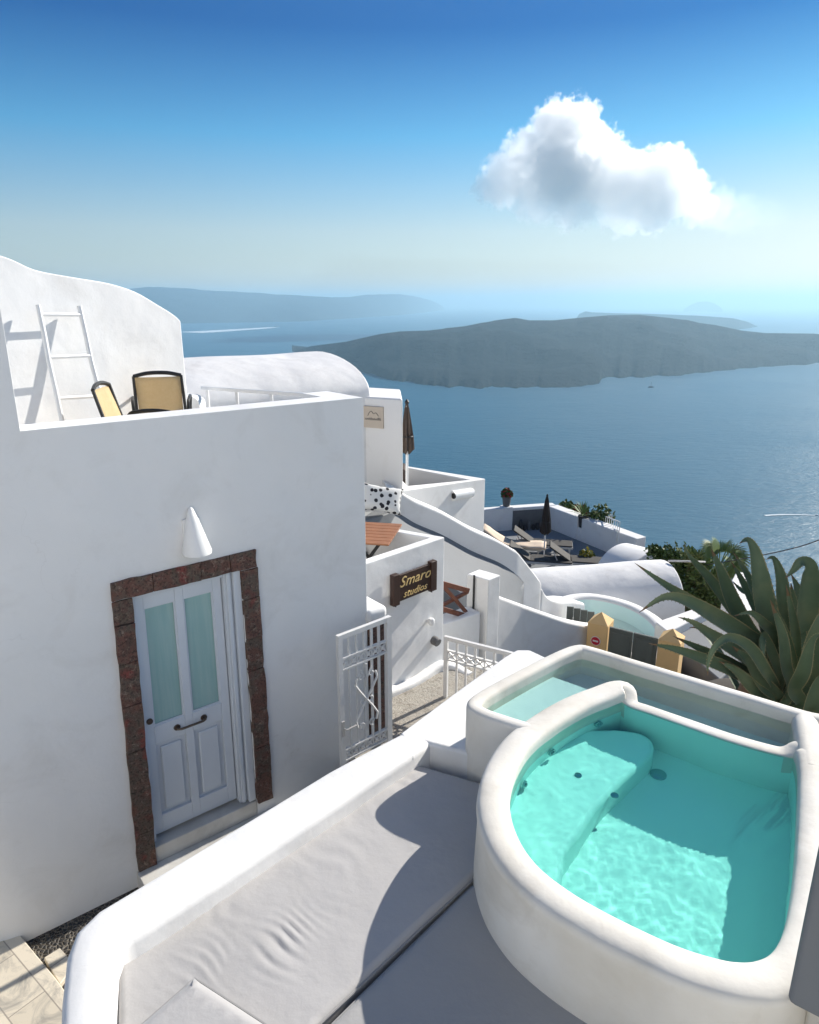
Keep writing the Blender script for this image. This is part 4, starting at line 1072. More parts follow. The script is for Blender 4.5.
# stone pier and rounded cap behind the open gate
def gate_pier():
    r = root('gate_pier', (-0.2, 5.75, -3.85), 'dark red stone jamb with a rounded white plaster cap behind the open gate', 'gate pier')
    a = Vector((-0.36, 5.66, 0)); d = Vector((0.74, 0.67, 0)); nn = Vector((0.67, -0.74, 0))
    a = H(2.06, 0.02, 0); d = HD; nn = HN
    rnd = random.Random(2); z = -3.87
    while z < -2.70:
        h = rnd.uniform(0.18, 0.30); z1 = min(z + h, -2.66); bm = B()
        prism(bm, ccw([tuple((a + d * x + nn * y)[:2]) for x, y in ((-0.02, -0.3), (0.135, -0.3), (0.135, 0.0), (-0.02, 0.0))]), z, z1 - 0.006)
        bmesh.ops.subdivide_edges(bm, edges=bm.edges[:], cuts=2, use_grid_fill=True)
        for v_ in bm.verts: v_.co += Vector((noise.noise(v_.co * 9), noise.noise(v_.co * 9 + Vector((5, 0, 0))), 0)) * 0.008
        mk('stone_block', bm, M['stone'], r, angle=60); z = z1
    bm = B(); prism(bm, ccw([tuple((a + d * x + nn * y)[:2]) for x, y in ((-0.05, -0.45), (0.17, -0.45), (0.17, 0.02), (-0.05, 0.02))]), -2.66, -2.53)
    mk('cap', bm, M['white'], r, bevel=0.05, seg=5)
gate_pier()
def iron_gate(name, label, cat, p0, p1, z0, z1, bars, scroll=True, latch=True):
    r = root(name, Vector((p0.x, p0.y, z0)), label, cat)
    d = (p1 - p0); L = d.length; d.normalize(); n = Vector((d.y, -d.x, 0))
    def T(x, z, o=0.0): return p0 + d * x + n * o + Vector((0, 0, z))
    W = M['iron_white']; Ht = z1 - z0
    bm = B()
    beam(bm, T(0.02, z0), T(0.02, z1), 0.04, 0.035, up=n); beam(bm, T(L - 0.025, z0 - 0.02), T(L - 0.025, z1), 0.05, 0.04, up=n)
    beam(bm, T(0.04, z1 - 0.02), T(L - 0.05, z1 - 0.02), 0.034, 0.04)
    rails = [0.10, 0.20, Ht * 0.75, Ht * 0.75 + 0.10]
    for q in rails: beam(bm, T(0.04, z0 + q), T(L - 0.05, z0 + q), 0.028, 0.016)
    mk('frame', bm, W, r)
    for k in range(bars):
        x = 0.04 + (L - 0.09) * (k + 1) / (bars + 1)
        for a, b in ((0.0, rails[0]), (rails[1], rails[2]), (rails[3], Ht - 0.04)):
            if a == 0.0: continue
            bm = B(); beam(bm, T(x, z0 + a + 0.008), T(x, z0 + b - 0.008), 0.02, 0.016, up=n); mk('bar', bm, W, r)
    for q in (rails[0], rails[2]):
        bm = B(); cw = (L - 0.09) / (bars + 1)
        for k in range(bars + 1):
            x0 = 0.04 + cw * k; x1 = x0 + cw; a, b = z0 + q + 0.01, z0 + q + 0.09
            beam(bm, T(x0, a), T(x1, b), 0.012, 0.012, up=n); beam(bm, T(x0, b), T(x1, a), 0.012, 0.012, up=n)
            tube(bm, [T((x0 + x1) / 2, (a + b) / 2, -0.01), T((x0 + x1) / 2, (a + b) / 2, 0.01)], 0.017, 10)
            beam(bm, T(x0, a), T(x0, b), 0.012, 0.012, up=n)
        mk('cross_band', bm, W, r)
    if scroll:
        bm = B(); xc = L * 0.5; zc = z0 + Ht * 0.47
        def sp(cx, cz, r0, turns, flip, up):
            return [T(cx + flip * (r0 * (1 - t / 14.0)) * math.cos(turns * t / 14.0 * 6.28 + 1.57), cz + up * (r0 * (1 - t / 14.0)) * math.sin(turns * t / 14.0 * 6.28 + 1.57), 0.014) for t in range(13)]
        for f in (-1, 1):
            for up, cz in ((1, zc + 0.20), (-1, zc - 0.20)):
                tube(bm, [T(xc, zc, 0.014), T(xc + f * 0.065, zc + up * 0.09, 0.014), T(xc + f * 0.115, zc + up * 0.17, 0.014), T(xc + f * 0.10, zc + up * 0.23, 0.014)], 0.010, 6)
                tube(bm, sp(xc + f * 0.06, zc + up * 0.23, 0.04, 1.2, f, up), 0.007, 6)
            tube(bm, sp(xc + f * 0.045, zc, 0.045, 1.3, f, 1), 0.007, 6)
            tube(bm, [T(xc, zc + 0.18, 0.014), T(xc + f * 0.03, zc + 0.235, 0.014), T(xc + f * 0.055, zc + 0.29, 0.014)], 0.006, 6)
        tube(bm, [T(xc, zc + 0.12, 0.014), T(xc, zc + 0.33, 0.014)], [0.006, 0.010], 6)
        mk('scrollwork', bm, W, r)
    if latch:
        bm = B(); z = z0 + 0.42; tube(bm, [T(0.03, z, 0), T(0.03, z, 0.05), T(0.13, z + 0.005, 0.055)], 0.008, 8); beam(bm, T(0.02, z - 0.07, 0.02), T(0.02, z + 0.07, 0.02), 0.03, 0.008, up=n); mk('latch', bm, M['lounger_frame'], r)
    return r
iron_gate('iron_gate', 'white wrought iron gate with scrollwork standing open against the house wall', 'gate', Vector((-0.57, 4.98, 0)), Vector((-0.163, 5.35, 0)), -3.76, -2.50, 5)
g0 = Vector((0.35, 6.32, 0)); g1 = g0 + Vector((0.8716, -0.490, 0)) * 0.98
iron_gate('iron_fence', 'white iron fence panel beyond the plaster platform, half hidden by it', 'fence', g0, g1, -4.18, -3.17, 8, scroll=False, latch=False)

# ================================================================ PILLAR, CROSS RAIL, LOW STEPS
def pillar():
    r = root('gate_pillar', (0.8, 8.1, -5.2), 'square white plaster pillar with a thin dark rod up its face', 'pillar')
    z = -3.24
    a = G(467, 574, z); b = G(479, 569, z); c = G(500.5, 575, z); d = G(488.5, 580, z)
    bm = B(); prism(bm, ccw([tuple(q[:2]) for q in (a, b, c, d)]), -5.6, z); mk('shaft', bm, M['white'], r, bevel=0.015)
    m = a.lerp(d, 0.38); nn = Vector(((d - a).y, -(d - a).x, 0)).normalized()
    if nn.y > 0: nn = -nn
    bm = B(); q = m + nn * 0.02; beam(bm, Vector((q.x, q.y, -4.6)), Vector((q.x, q.y, z + 0.02)), 0.018, 0.018, up=nn); box(bm, (q.x, q.y, -3.75), (0.035, 0.035, 0.08)); mk('rod', bm, M['black'], r)
pillar()
def cross_rail():
    p0 = GY(441, 583, 7.6); p1 = GY(468, 590.5, 7.95); q0 = GY(441, 608.5, 7.6); q1 = GY(468, 616.5, 7.95)
    r = root('cross_railing', (p0 + p1) / 2, 'reddish brown wooden railing with crossed bars beside the white pillar', 'railing')
    for nm, a, b in (('top_rail', p0, p1), ('bottom_rail', q0, q1)):
        bm = B(); beam(bm, a, b, 0.05, 0.06); mk(nm, bm, M['brown_wood'], r, bevel=0.005)
    e = (p1 - p0); st = Vector((0, 0, 0.0))
    a, b, c, d = p0 + Vector((0.02, 0, -0.03)), p1 - Vector((0, 0, 0.03)), q0 + Vector((0.02, 0, 0.03)), q1 + Vector((0, 0, 0.03))
    bm = B(); beam(bm, a, d, 0.03, 0.04); mk('cross_bar', bm, M['brown_wood'], r)
    bm = B(); beam(bm, c + Vector((0, 0.032, 0)), b + Vector((0, 0.032, 0)), 0.03, 0.04); mk('cross_bar', bm, M['brown_wood'], r)
    # white low wall under it
    t0 = GY(430, 607, 7.60); t1 = GY(474, 619.5, 8.0)
    bm = B(); dd = (t1 - t0); nn = Vector((-dd.y, dd.x, 0)).normalized() * 0.12
    pts = [t0 - nn, t1 - nn, t1 + nn, t0 + nn]; prism(bm, ccw([tuple(q[:2]) for q in pts]), -5.4, (t0.z + t1.z) / 2 - 0.03)
    tag(mk('low_wall', bm, M['white'], None, bevel=0.02), 'low white wall carrying the brown crossed railing', 'wall')
cross_rail()
def low_steps():
    pts = [G(455, 668, -3.95), G(478, 655, -3.95), G(500, 655, -3.95), G(505, 668, -3.95), G(470, 690, -3.95)]
    bm = B(); prism(bm, ccw([tuple(q[:2]) for q in pts]), -4.8, -4.02)
    tag(mk('low_step', bm, M['white'], None, bevel=0.05, seg=4), 'rounded white plaster step seen through the iron fence', 'step')
low_steps()
zone('lower_path', [Vector((0.2, 7.2, 0)), Vector((0.2, 6.2, 0)), Vector((1.0, 4.9, 0)), Vector((3.5, 6.5, 0)), Vector((4.2, 10.2, 0)), Vector((2.2, 11.4, 0)), Vector((0.4, 9.5, 0))], -5.38, M['dark_screed'])

# ================================================================ CURVED RAMP
def ramp():
    r = root('curved_ramp', (1.2, 10, -5), 'grey curved ramp sweeping down between white plaster parapets, a shadow band along its edge', 'ramp')
    Rp = [(386, 508, 9.45), (400, 514, 9.5), (416, 523.6, 9.6), (442.5, 535, 9.75), (472, 551, 9.9), (498, 562, 10.05), (514, 571, 10.2), (523, 581, 10.3), (524, 592, 10.25), (521, 604, 10.0), (524, 615, 9.8)]
    Lp = [(345, 512, 8.6), (355, 528, 8.5), (372, 542, 8.45), (400, 556, 8.5), (430, 574, 8.55), (460, 592, 8.7), (482, 604, 8.9), (498, 612, 9.1), (508, 616, 9.2), (514, 620, 9.3), (520, 624, 9.35)]
    RR = crom([GY(*q) for q in Rp], 6); LL = crom([GY(*q) for q in Lp], 6)
    bm = B(); top = []
    for a, b in zip(LL, RR): top.append([bm.verts.new(a.lerp(b, k / 6) - Vector((0, 0, 0.03 * math.sin(math.pi * k / 6)))) for k in range(7)])
    for a, b in zip(top, top[1:]):
        for k in range(6): bm.faces.new((a[k], a[k + 1], b[k + 1], b[k]))
    ex = bmesh.ops.extrude_face_region(bm, geom=bm.faces[:]); nv = [g for g in ex['geom'] if isinstance(g, bmesh.types.BMVert)]
    for v_ in nv: v_.co.z -= 1.3
    mk('ramp_surface', bm, M['ramp'], r, angle=60)
    # parapet on the far side, running on into the thick shoulder beside the neighbour's pool
    h = 0.34; wd = 0.32; path = []
    for i, p in enumerate(RR[:37]):
        d = RR[min(i + 1, len(RR) - 1)] - RR[max(i - 1, 0)]; d = Vector((d.x, d.y, 0)).normalized(); nn = Vector((-d.y, d.x, 0))
        path.append(p + nn * (wd / 2) + Vector((0, 0, h)))
    tail = [path[-1]] + [GY(*k) for k in ((530, 576, 10.7), (533, 585, 10.75), (538, 593, 10.85), (550, 598, 11.1), (563, 598, 11.5), (575, 600, 11.8))]
    path = path[:-1] + crom(tail, 6)
    ws = [wd + (0.10 * min(1, max(0, i - 30) / 12)) for i in range(len(path))]
    bm = B(); sweep(bm, path, lambda i: round_wall(ws[i], 0, 1.6, 0.06, 4)); mk('parapet', bm, M['far'], r)
ramp()
def front_low_wall():
    pts = [(490, 592.5, 8.9), (501, 597, 9.05), (520, 604, 9.3), (545, 613, 9.6), (565, 619.5, 9.8), (587, 624, 10.0), (600, 624.5, 10.1)]
    path = crom([GY(*q) for q in pts], 5)
    r = bm = B(); sweep(bm, path, lambda i: round_wall(0.22, 0, 1.6, 0.05, 4))
    tag(mk('garden_wall', bm, M['far'], None), 'long low white wall dipping down towards the yellow gate posts', 'wall')
front_low_wall()
# ================================================================ PLAQUE BUILDING, VAULT, TERRACE BEHIND
bldg = root('plaque_building', (-0.7, 10.5, -4), 'tall white block with a tan plaque near its top corner', 'house')
pb = [Vector((-0.096, 9.6, 0)), Vector((-1.5, 10.27, 0)), Vector((-1.3, 11.3, 0)), Vector((-0.14, 10.75, 0))]
bm = B(); prism(bm, ccw([tuple(q[:2]) for q in pb]), -4.2, -1.256); mk('wall', bm, M['far'], bldg, bevel=0.03)
def plaque():
    a, b = Vector((-0.096, 9.6, 0)), Vector((-1.5, 10.27, 0)); d = (a - b).normalized(); nn = Vector((d.y, -d.x, 0))
    def W(u, v, o):
        r_ = ray(u, v); k = r_.x / r_.y; q = a + nn * o; s = (q.x - k * q.y) / (d.x - k * d.y); p = q - d * s; return Vector((p.x, p.y, r_.z / r_.y * p.y))
    r = root('plaque', W(374, 428, 0), 'tan plaque with a faint drawing and script on the tall white block', 'plaque')
    p0, p1 = W(360, 428.5, 0.0), W(384, 428.5, 0.0); zt = W(384, 407, 0).z; zb = p1.z
    bm = B(); prism(bm, ccw([tuple(q[:2]) for q in (p0, p1, p1 + nn * 0.025, p0 + nn * 0.025)]), zb, zt); mk('board', bm, M['tan'], r, bevel=0.003)
    bm = B(); L = (p1 - p0).length; e = (p1 - p0); e.z = 0; e.normalize()
    def T(x, z): q = Vector((p1.x, p1.y, 0)) - e * (0.30 - x) + nn * 0.029; return Vector((q.x, q.y, zb + z))
    tube(bm, crom([T(0.06, 0.17), T(0.09, 0.22), T(0.12, 0.235), T(0.15, 0.20), T(0.19, 0.215), T(0.23, 0.17)], 4), 0.004, 6)
    rnd = random.Random(4); pts = []
    for k in range(19): pts.append(T(0.015 + 0.25 * k / 18, 0.115 + (0.028 if k % 2 else -0.006) * rnd.uniform(0.6, 1.3)))
    tube(bm, crom(pts, 3), 0.0035, 5)
    mk('script_marks', bm, M['pot_grey'], r)
plaque()
def vault(name, label, ridge0, ridge1, half, rise, mat, drop=1.0, cat='vaulted roof', parent=None, power=1.0):
    ax = (ridge1 - ridge0); ax.z = 0; ax.normalize(); nn = Vector((ax.y, -ax.x, 0))
    r = root(name, (ridge0 + ridge1) / 2 - Vector((0, 0, rise + drop)), label, cat)
    bm = B(); n = 20; secs = []
    N = 14
    for k in range(N + 1):
        c = ridge0.lerp(ridge1, k / N); sec = []
        sec.append(bm.verts.new(c + nn * half + Vector((0, 0, -rise - drop))))
        for j in range(n + 1):
            a = math.pi * j / n; x = math.cos(a) * half; z = (math.sin(a) ** power) * rise
            p = c + nn * x + Vector((0, 0, z - rise)); p.z += 0.03 * noise.noise(p * 0.9)
            sec.append(bm.verts.new(p))
        sec.append(bm.verts.new(c - nn * half + Vector((0, 0, -rise - drop)))); secs.append(sec)
    for a, b in zip(secs, secs[1:]):
        for j in range(len(a) - 1): bm.faces.new((a[j], a[j + 1], b[j + 1], b[j]))
    bm.faces.new(secs[0]); bm.faces.new(secs[-1])
    mk('vault', bm, mat, r, bevel=0.04, seg=3, wn=True)
    return r, ax, nn
e1 = GY(325, 352.7, 11.0); axd = Vector((0.82, 0.572, 0)); 
vault('vaulted_house', 'smooth off-white barrel vault roof behind the roof terrace railing', e1 - axd * 4.2, e1, 1.33, 0.50, M['vault'], 2.6)
tb = root('corner_terrace', (0.6, 11, -4), 'sunlit white block with a parapet around a sunken corner terrace', 'house')
tp_ = [GY(403, 490.5, 10.5), GY(485.6, 478.5, 12.12), GY(403, 465.5, 12.4)]
dv = tp_[2] - tp_[1]; ex_ = tp_[1] + dv * 1.35; tq = [tp_[0], tp_[1], ex_]; tq = tq if ccw(tq) == tq else tq[::-1]
def sloped_ring():
    I = offset_poly(tq, 0.15); bm = B(); n = 3
    a0 = [bm.verts.new((p.x, p.y, -6)) for p in tq]; a1 = [bm.verts.new(p) for p in tq]
    b1 = [bm.verts.new((I[i].x, I[i].y, tq[i].z)) for i in range(n)]; b0 = [bm.verts.new((I[i].x, I[i].y, -6)) for i in range(n)]
    for i in range(n):
        j = (i + 1) % n
        bm.faces.new((a0[i], a0[j], a1[j], a1[i])); bm.faces.new((a1[i], a1[j], b1[j], b1[i])); bm.faces.new((b1[i], b1[j], b0[j], b0[i])); bm.faces.new((b0[i], b0[j], a0[j], a0[i]))
    mk('parapet', bm, M['far'], tb, bevel=0.02)
sloped_ring()
floor_part('terrace_floor', tq, -3.45, M['dark_screed'], tb, 0.06)
def tube_lamp():
    a, b = tp_[0], tp_[1]; d = (b - a); d.z = 0; d.normalize(); nn = Vector((d.y, -d.x, 0))
    def W(u, v):
        r_ = ray(u, v); k = r_.x / r_.y; s = (a.x - k * a.y) / (k * d.y - d.x); p = a + d * s; return Vector((p.x, p.y, r_.z / r_.y * p.y))
    p0, p1 = W(452, 495.5), W(471, 492.5); r = root('wall_lamp', p0, 'half-round white plaster lamp on the sunlit corner block', 'wall lamp')
    bm = B(); n = 10; R_ = 0.085; L = []
    for p in (p0, p1): L.append([bm.verts.new(p + nn * (math.sin(math.pi * k / n) * R_) + Vector((0, 0, -math.cos(math.pi * k / n) * R_))) for k in range(n + 1)])
    for k in range(n): bm.faces.new((L[0][k], L[0][k + 1], L[1][k + 1], L[1][k]))
    bm.faces.new(L[0]); bm.faces.new(L[1]); mk('shade', bm, M['white_paint'], r)
    bm = B(); q = p0 - d * 0.012; tube(bm, [q + nn * 0.04, q + nn * 0.04 + d * 0.01], 0.05, 12); mk('opening', bm, M['black'], r)
tube_lamp()
def closed_umbrella(name, label, base, H_, cloth, hc, rmax, folds=8):
    r = root(name, base, label, 'umbrella')
    bm = B(); tube(bm, [base, base + Vector((0, 0, H_ - 0.05))], 0.022, 8); mk('pole', bm, M['white_paint'], r)
    bm = B(); lathe(bm, [(0.22, 0), (0.22, 0.05), (0.05, 0.09), (0.035, 0.2)], base, 18); mk('base', bm, M['pot_grey'], r)
    bm = B(); n = folds * 6; rings = []; z0 = H_ - hc
    prof = [(0.0, 0.55), (0.05, 1.0), (0.18, 0.92), (0.32, 0.85), (0.5, 0.68), (0.7, 0.5), (0.88, 0.33), (0.97, 0.18), (1.0, 0.04)]
    for t, f in prof:
        ring = []
        for k in range(n):
            a = 2 * math.pi * k / n; rr = rmax * f * (1 + 0.22 * math.cos(folds * a + 1.5 * t) + 0.08 * math.sin(3 * a + 5 * t))
            ring.append(bm.verts.new(base + Vector((rr * math.cos(a), rr * math.sin(a), z0 + hc * t + (0.04 * math.sin(4 * a) if t == 0 else 0)))))
        rings.append(ring)
    for a, b in zip(rings, rings[1:]):
        for k in range(n): bm.faces.new((a[k], a[(k + 1) % n], b[(k + 1) % n], b[k]))
    bm.faces.new(rings[0][::-1]); bm.faces.new(rings[-1]); mk('canopy', bm, cloth, r)
    bm = B(); lathe(bm, [(0.03, 0), (0.035, 0.03), (0.01, 0.07)], base + Vector((0, 0, H_ - 0.02)), 10); mk('finial', bm, M['dark_metal'], r)
    bm = B(); zt = z0 + hc * 0.32; tube(bm, [base + Vector((rmax * 0.92 * math.cos(a), rmax * 0.92 * math.sin(a), zt)) for a in [6.2832 * k / 16 for k in range(17)]], 0.014, 6); mk('strap', bm, M['dark_metal'], r)
ub = GY(407, 490, 11.2)
closed_umbrella('closed_umbrella', 'tied brown umbrella on a white pole at the edge of the tall white block', Vector((ub.x, 11.2, -3.45)), 1.93, M['umbrella2'], 0.80, 0.10)
def terrace_chair():
    c = G(400, 487, -3.0); c = Vector((-0.0, 11.6, -3.45)); r = root('lounge_chair', c, 'dark wicker chair half hidden behind the corner terrace parapet', 'chair')
    bm = B(); box(bm, c + Vector((0.1, 0, 0.35)), (0.5, 0.5, 0.10)); mk('seat', bm, M['umbrella2'], r, bevel=0.03)
    bm = B(); box(bm, c + Vector((-0.12, 0.05, 0.58)), (0.10, 0.5, 0.42)); mk('backrest', bm, M['umbrella2'], r, bevel=0.03)
    for x, y in ((-0.1, -0.2), (-0.1, 0.2), (0.3, -0.2), (0.3, 0.2)):
        bm = B(); box(bm, c + Vector((x, y, 0.16)), (0.04, 0.04, 0.3)); mk('leg', bm, M['dark_metal'], r)
terrace_chair()
def pillow():
    # plump spotted pillow leaning where the ramp begins
    c = GY(381, 499, 9.0); bm = B(); n = 16
    ax = Vector((0.93, 0.2, -0.22)).normalized(); upv = Vector((0.10, 0.52, 0.85)); upv = (upv - ax * upv.dot(ax)).normalized(); nn = ax.cross(upv)
    def sh(s):
        g = []
        for i in range(n + 1):
            row = []
            for j in range(n + 1):
                x = -1 + 2 * i / n; y = -1 + 2 * j / n; px = x * (1 - 0.10 * (1 - y * y) * abs(x)) ; py = y * (1 - 0.10 * (1 - x * x) * abs(y))
                th = 0.085 * ((1 - x ** 4) * (1 - y ** 4)) ** 0.6 + 0.006
                row.append(bm.verts.new(c + ax * px * 0.30 + upv * py * 0.19 + nn * (s * th)))
            g.append(row)
        for a, b in zip(g, g[1:]):
            for k in range(n): bm.faces.new((a[k], a[k + 1], b[k + 1], b[k]))
    sh(1); sh(-1); bmesh.ops.remove_doubles(bm, verts=bm.verts[:], dist=0.0125)
    o = mk('pillow', bm, M['spots'], None, angle=180); tag(o, 'white pillow with black cow spots at the top of the ramp', 'pillow')
pillow()
bm = B(); q = [GY(345, 513, 9.9), GY(345, 512, 8.4), GY(388, 512, 9.05), GY(402, 504, 9.75)]
prism(bm, ccw([tuple(v_[:2]) for v_ in q]), -4.2, -2.72); tag(mk('bench_slab', bm, M['ramp'], None, bevel=0.02), 'smooth grey plaster slab under the spotted pillow', 'bench')

# ================================================================ FAR TERRACE WITH LOUNGERS
TF = -7.72
FC = G(547, 527.5, TF); NC = G(609, 553, TF); LC = G(486, 532, TF)
terr = root('lounger_terrace', (4.2, 20, TF), 'white walled sun terrace above the sea, its floor in blue shade', 'terrace')
fl = [FC + Vector((0.3, 0.6, 0)), NC + (NC - FC) * 0.35 + Vector((0.4, 0, 0)), Vector((6.2, 15.5, 0)), Vector((1.5, 15.5, 0)), LC + Vector((-1.0, -0.5, 0)), LC + Vector((0, 0.6, 0))]
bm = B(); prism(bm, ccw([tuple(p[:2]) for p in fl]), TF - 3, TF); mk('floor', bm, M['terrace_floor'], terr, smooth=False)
PT = -6.92
def tw(name, a, b, wd, z0, z1, side=1):
    d = (b - a); d.z = 0; d.normalize(); nn = Vector((-d.y, d.x, 0)) * side
    bm = B(); prism(bm, ccw([tuple(q[:2]) for q in (a, b, b + nn * wd, a + nn * wd)]), z0, z1); return mk(name, bm, M['far'], terr, bevel=0.03)
mid = FC.lerp(NC, 0.50)
tw('right_parapet', FC, mid, 0.42, TF - 3, PT); tw('right_parapet', mid + (NC - FC) * 0.06, NC + (NC - FC) * 0.35, 0.42, TF - 3, PT)
tw('right_parapet', mid, mid + (NC - FC) * 0.06, 0.42, TF - 3, PT - 0.35)
pier0 = G(508, 528, TF); pier1 = G(516.5, 527.5, TF)
lw = (FC - LC); lw.z = 0; lwn = lw.normalized()
tw('back_wall', LC - lwn * 1.4, LC + lwn * 0.62, 0.30, TF - 3, PT + 0.02, 1)
tw('pier', LC + lwn * 0.60, LC + lwn * 0.98, 0.36, TF - 3, PT + 0.05, 1)
tw('niche_shelf', LC + lwn * 0.98, FC + lwn * 0.3, 0.34, PT - 0.10, PT + 0.02, 1); tw('niche_shade_back', LC + lwn * 0.98, FC, 0.30, TF - 3, PT - 0.10, 1).data.materials[0] = M['pot_grey']  # wall under the shelf coloured dark to suggest a shaded recess
def niche_clutter():
    rnd = random.Random(8)
    for k in range(7):
        q = LC + lwn * (1.08 + 0.16 * k); q = q - Vector((-lwn.y, lwn.x, 0)) * 0.12
        bm = B(); h = rnd.uniform(0.18, 0.42); lathe(bm, [(0.05, 0), (0.07, h * 0.4), (0.06, h * 0.8), (0.03, h)], (q.x, q.y, TF), 10)
        tag(mk('jar', bm, M['pot_black'] if k % 3 else M['pot_grey'], None), '%s dark jar, counted from the flower pot pier, under the shelf of the far terrace' % ('first', 'second', 'third', 'fourth', 'fifth', 'sixth', 'seventh')[k], 'jar', 'dark jars under the shelf')
niche_clutter()
def lounger(label, px, yaw, z=TF, back=0.42, proto=[None]):
    if proto[0] is None:
        r = root('sun_lounger', (0, 0, 0), label, 'sun lounger', 'sun loungers on the far terrace'); fr = M['lounger_frame']
        bm = B()
        for s in (-0.3, 0.3): beam(bm, (-0.55, s, 0.30), (1.25, s, 0.30), 0.05, 0.06)
        for x in (-0.5, 0.15, 0.8, 1.23): beam(bm, (x, -0.3, 0.30), (x, 0.3, 0.30), 0.04, 0.04)
        mk('frame', bm, fr, r)
        for x in (-0.45, 1.15):
            for s in (-0.3, 0.3): bm = B(); beam(bm, (x, s, 0.0), (x, s, 0.28), 0.05, 0.05, up=Vector((0, 1, 0))); mk('leg', bm, fr, r)
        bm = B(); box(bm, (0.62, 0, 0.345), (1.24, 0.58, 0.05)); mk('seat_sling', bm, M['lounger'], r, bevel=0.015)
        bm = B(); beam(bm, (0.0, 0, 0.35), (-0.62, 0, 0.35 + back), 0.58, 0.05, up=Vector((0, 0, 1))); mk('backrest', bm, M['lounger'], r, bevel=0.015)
        bm = B(); beam(bm, (-0.50, 0.28, 0.62), (-0.35, 0.28, 0.3), 0.03, 0.03); beam(bm, (-0.50, -0.28, 0.62), (-0.35, -0.28, 0.3), 0.03, 0.03); mk('back_stay', bm, fr, r)
        proto[0] = r; o = r
    else: o = copy_tree(proto[0]); o['label'] = label
    p = G(px[0], px[1], z + 0.35); o.location = (p.x, p.y, z); o.rotation_euler = (0, 0, yaw); return o
ya = math.atan2(-0.20, 1.0)
lounger('grey sun lounger nearest the black pot on the sea-side parapet, behind the closed umbrella', (533, 541.5), ya)
lounger('grey sun lounger beside the small yellow-flowering bush', (570, 558.5), ya)
lounger('grey sun lounger spread with a beige towel', (502, 543), ya)
lounger('low flat grey sun lounger in front of the umbrella foot', (530, 557.5), ya)
def towel():
    p = G(506, 543, TF + 0.42); bm = B(); c, s = math.cos(ya), math.sin(ya); n = 12; g = []
    for i in range(n + 1):
        x = -0.75 + 2.0 * i / n; z = 0.395 + (max(0, -x) * 0.66) + 0.012 * math.sin(i * 1.9)
        g.append([bm.verts.new((p.x + c * x - s * y, p.y + s * x + c * y, TF + z + 0.01 * math.sin(j + i))) for j, y in enumerate((-0.34, -0.15, 0.0, 0.15, 0.34))])
    for a, b in zip(g, g[1:]):
        for k in range(4): bm.faces.new((a[k], a[k + 1], b[k + 1], b[k]))
    o = mk('towel', bm, M['towel'], None, angle=180); o.modifiers.new('s', 'SOLIDIFY').thickness = 0.05; tag(o, 'beige towel spread over a lounger at the left of the far terrace', 'towel')
towel()
fu = G(543.5, 561, TF)
closed_umbrella('closed_umbrella', 'closed dark umbrella standing among the sun loungers', fu, 2.12, M['umbrella'], 1.22, 0.145)
def planter(name, label, cat, base, kind, h=0.42, r0=0.2, mat=None):
    r = root(name, base, label, cat); bm = B(); lathe(bm, [(r0 * 0.68, 0), (r0 * 0.95, h * 0.9), (r0 * 1.05, h * 0.92), (r0 * 1.05, h), (r0 * 0.85, h), (r0 * 0.8, h * 0.9)], base, 20); mk('pot', bm, mat or M['pot_grey'], r)
    bm = B(); rnd = random.Random(len(label)); top = base + Vector((0, 0, h))
    if kind == 'spiky':
        for k in range(34):
            a = rnd.uniform(0, 6.28); el = rnd.uniform(0.25, 1.4); L = rnd.uniform(0.45, 0.8); d = Vector((math.cos(a) * math.cos(el), math.sin(a) * math.cos(el), math.sin(el))); s = d.cross(Vector((0, 0, 1))).normalized() * 0.028
            p1 = top + d * L * 0.6; p2 = top + d * L - Vector((0, 0, L * 0.15)); v = [bm.verts.new(q) for q in (top - s, top + s, p1 + s * 0.8, p1 - s * 0.8, p2)]
            bm.faces.new(v[:4]); bm.faces.new((v[3], v[2], v[4]))
        mk('leaves', bm, M['palm'], r, smooth=False)
    else:
        for k in range(170):
            a = rnd.uniform(0, 6.28); rr = r0 * 1.2 * rnd.random() ** 0.5; c = top + Vector((rr * math.cos(a), rr * math.sin(a), rnd.uniform(0, 0.30) * (1.2 - rr / r0 / 1.6)))
            n_ = Vector((rnd.uniform(-1, 1), rnd.uniform(-1, 1), rnd.uniform(-0.2, 1))).normalized(); t_ = n_.orthogonal().normalized() * 0.04; b_ = n_.cross(t_)
            f = bm.faces.new([bm.verts.new(q) for q in (c - t_ - b_, c + t_ - b_, c + t_ + b_, c - t_ + b_)]); f.material_index = 0 if rnd.random() < 0.55 else 1
        mk('leaves', bm, [M['shrub'], M['flower_red'] if kind == 'red' else M['flower_yellow']], r, smooth=False)
    return r
pq = LC + lwn * 0.79 + Vector((-lwn.y, lwn.x, 0)) * 0.18
planter('flower_pot', 'grey bucket of dark red flowers on the white pier', 'flower pot', Vector((pq.x, pq.y, PT + 0.05)), 'red', 0.36, 0.17)
q = mid + (NC - FC) * 0.03; dd = (NC - FC).normalized(); q = q + Vector((-dd.y, dd.x, 0)) * 0.15
planter('potted_yucca', 'black pot with a spiky pale green plant in the parapet gap', 'potted plant', Vector((q.x, q.y, PT - 0.35)), 'spiky', 0.4, 0.17, M['pot_black'])
q = G(583, 571, TF); q = G(586, 566, TF)
planter('flower_bush', 'small yellow-flowering plant in front of the second lounger', 'potted plant', Vector((q.x, q.y, TF)), 'yellow', 0.25, 0.2, M['pot_grey'])
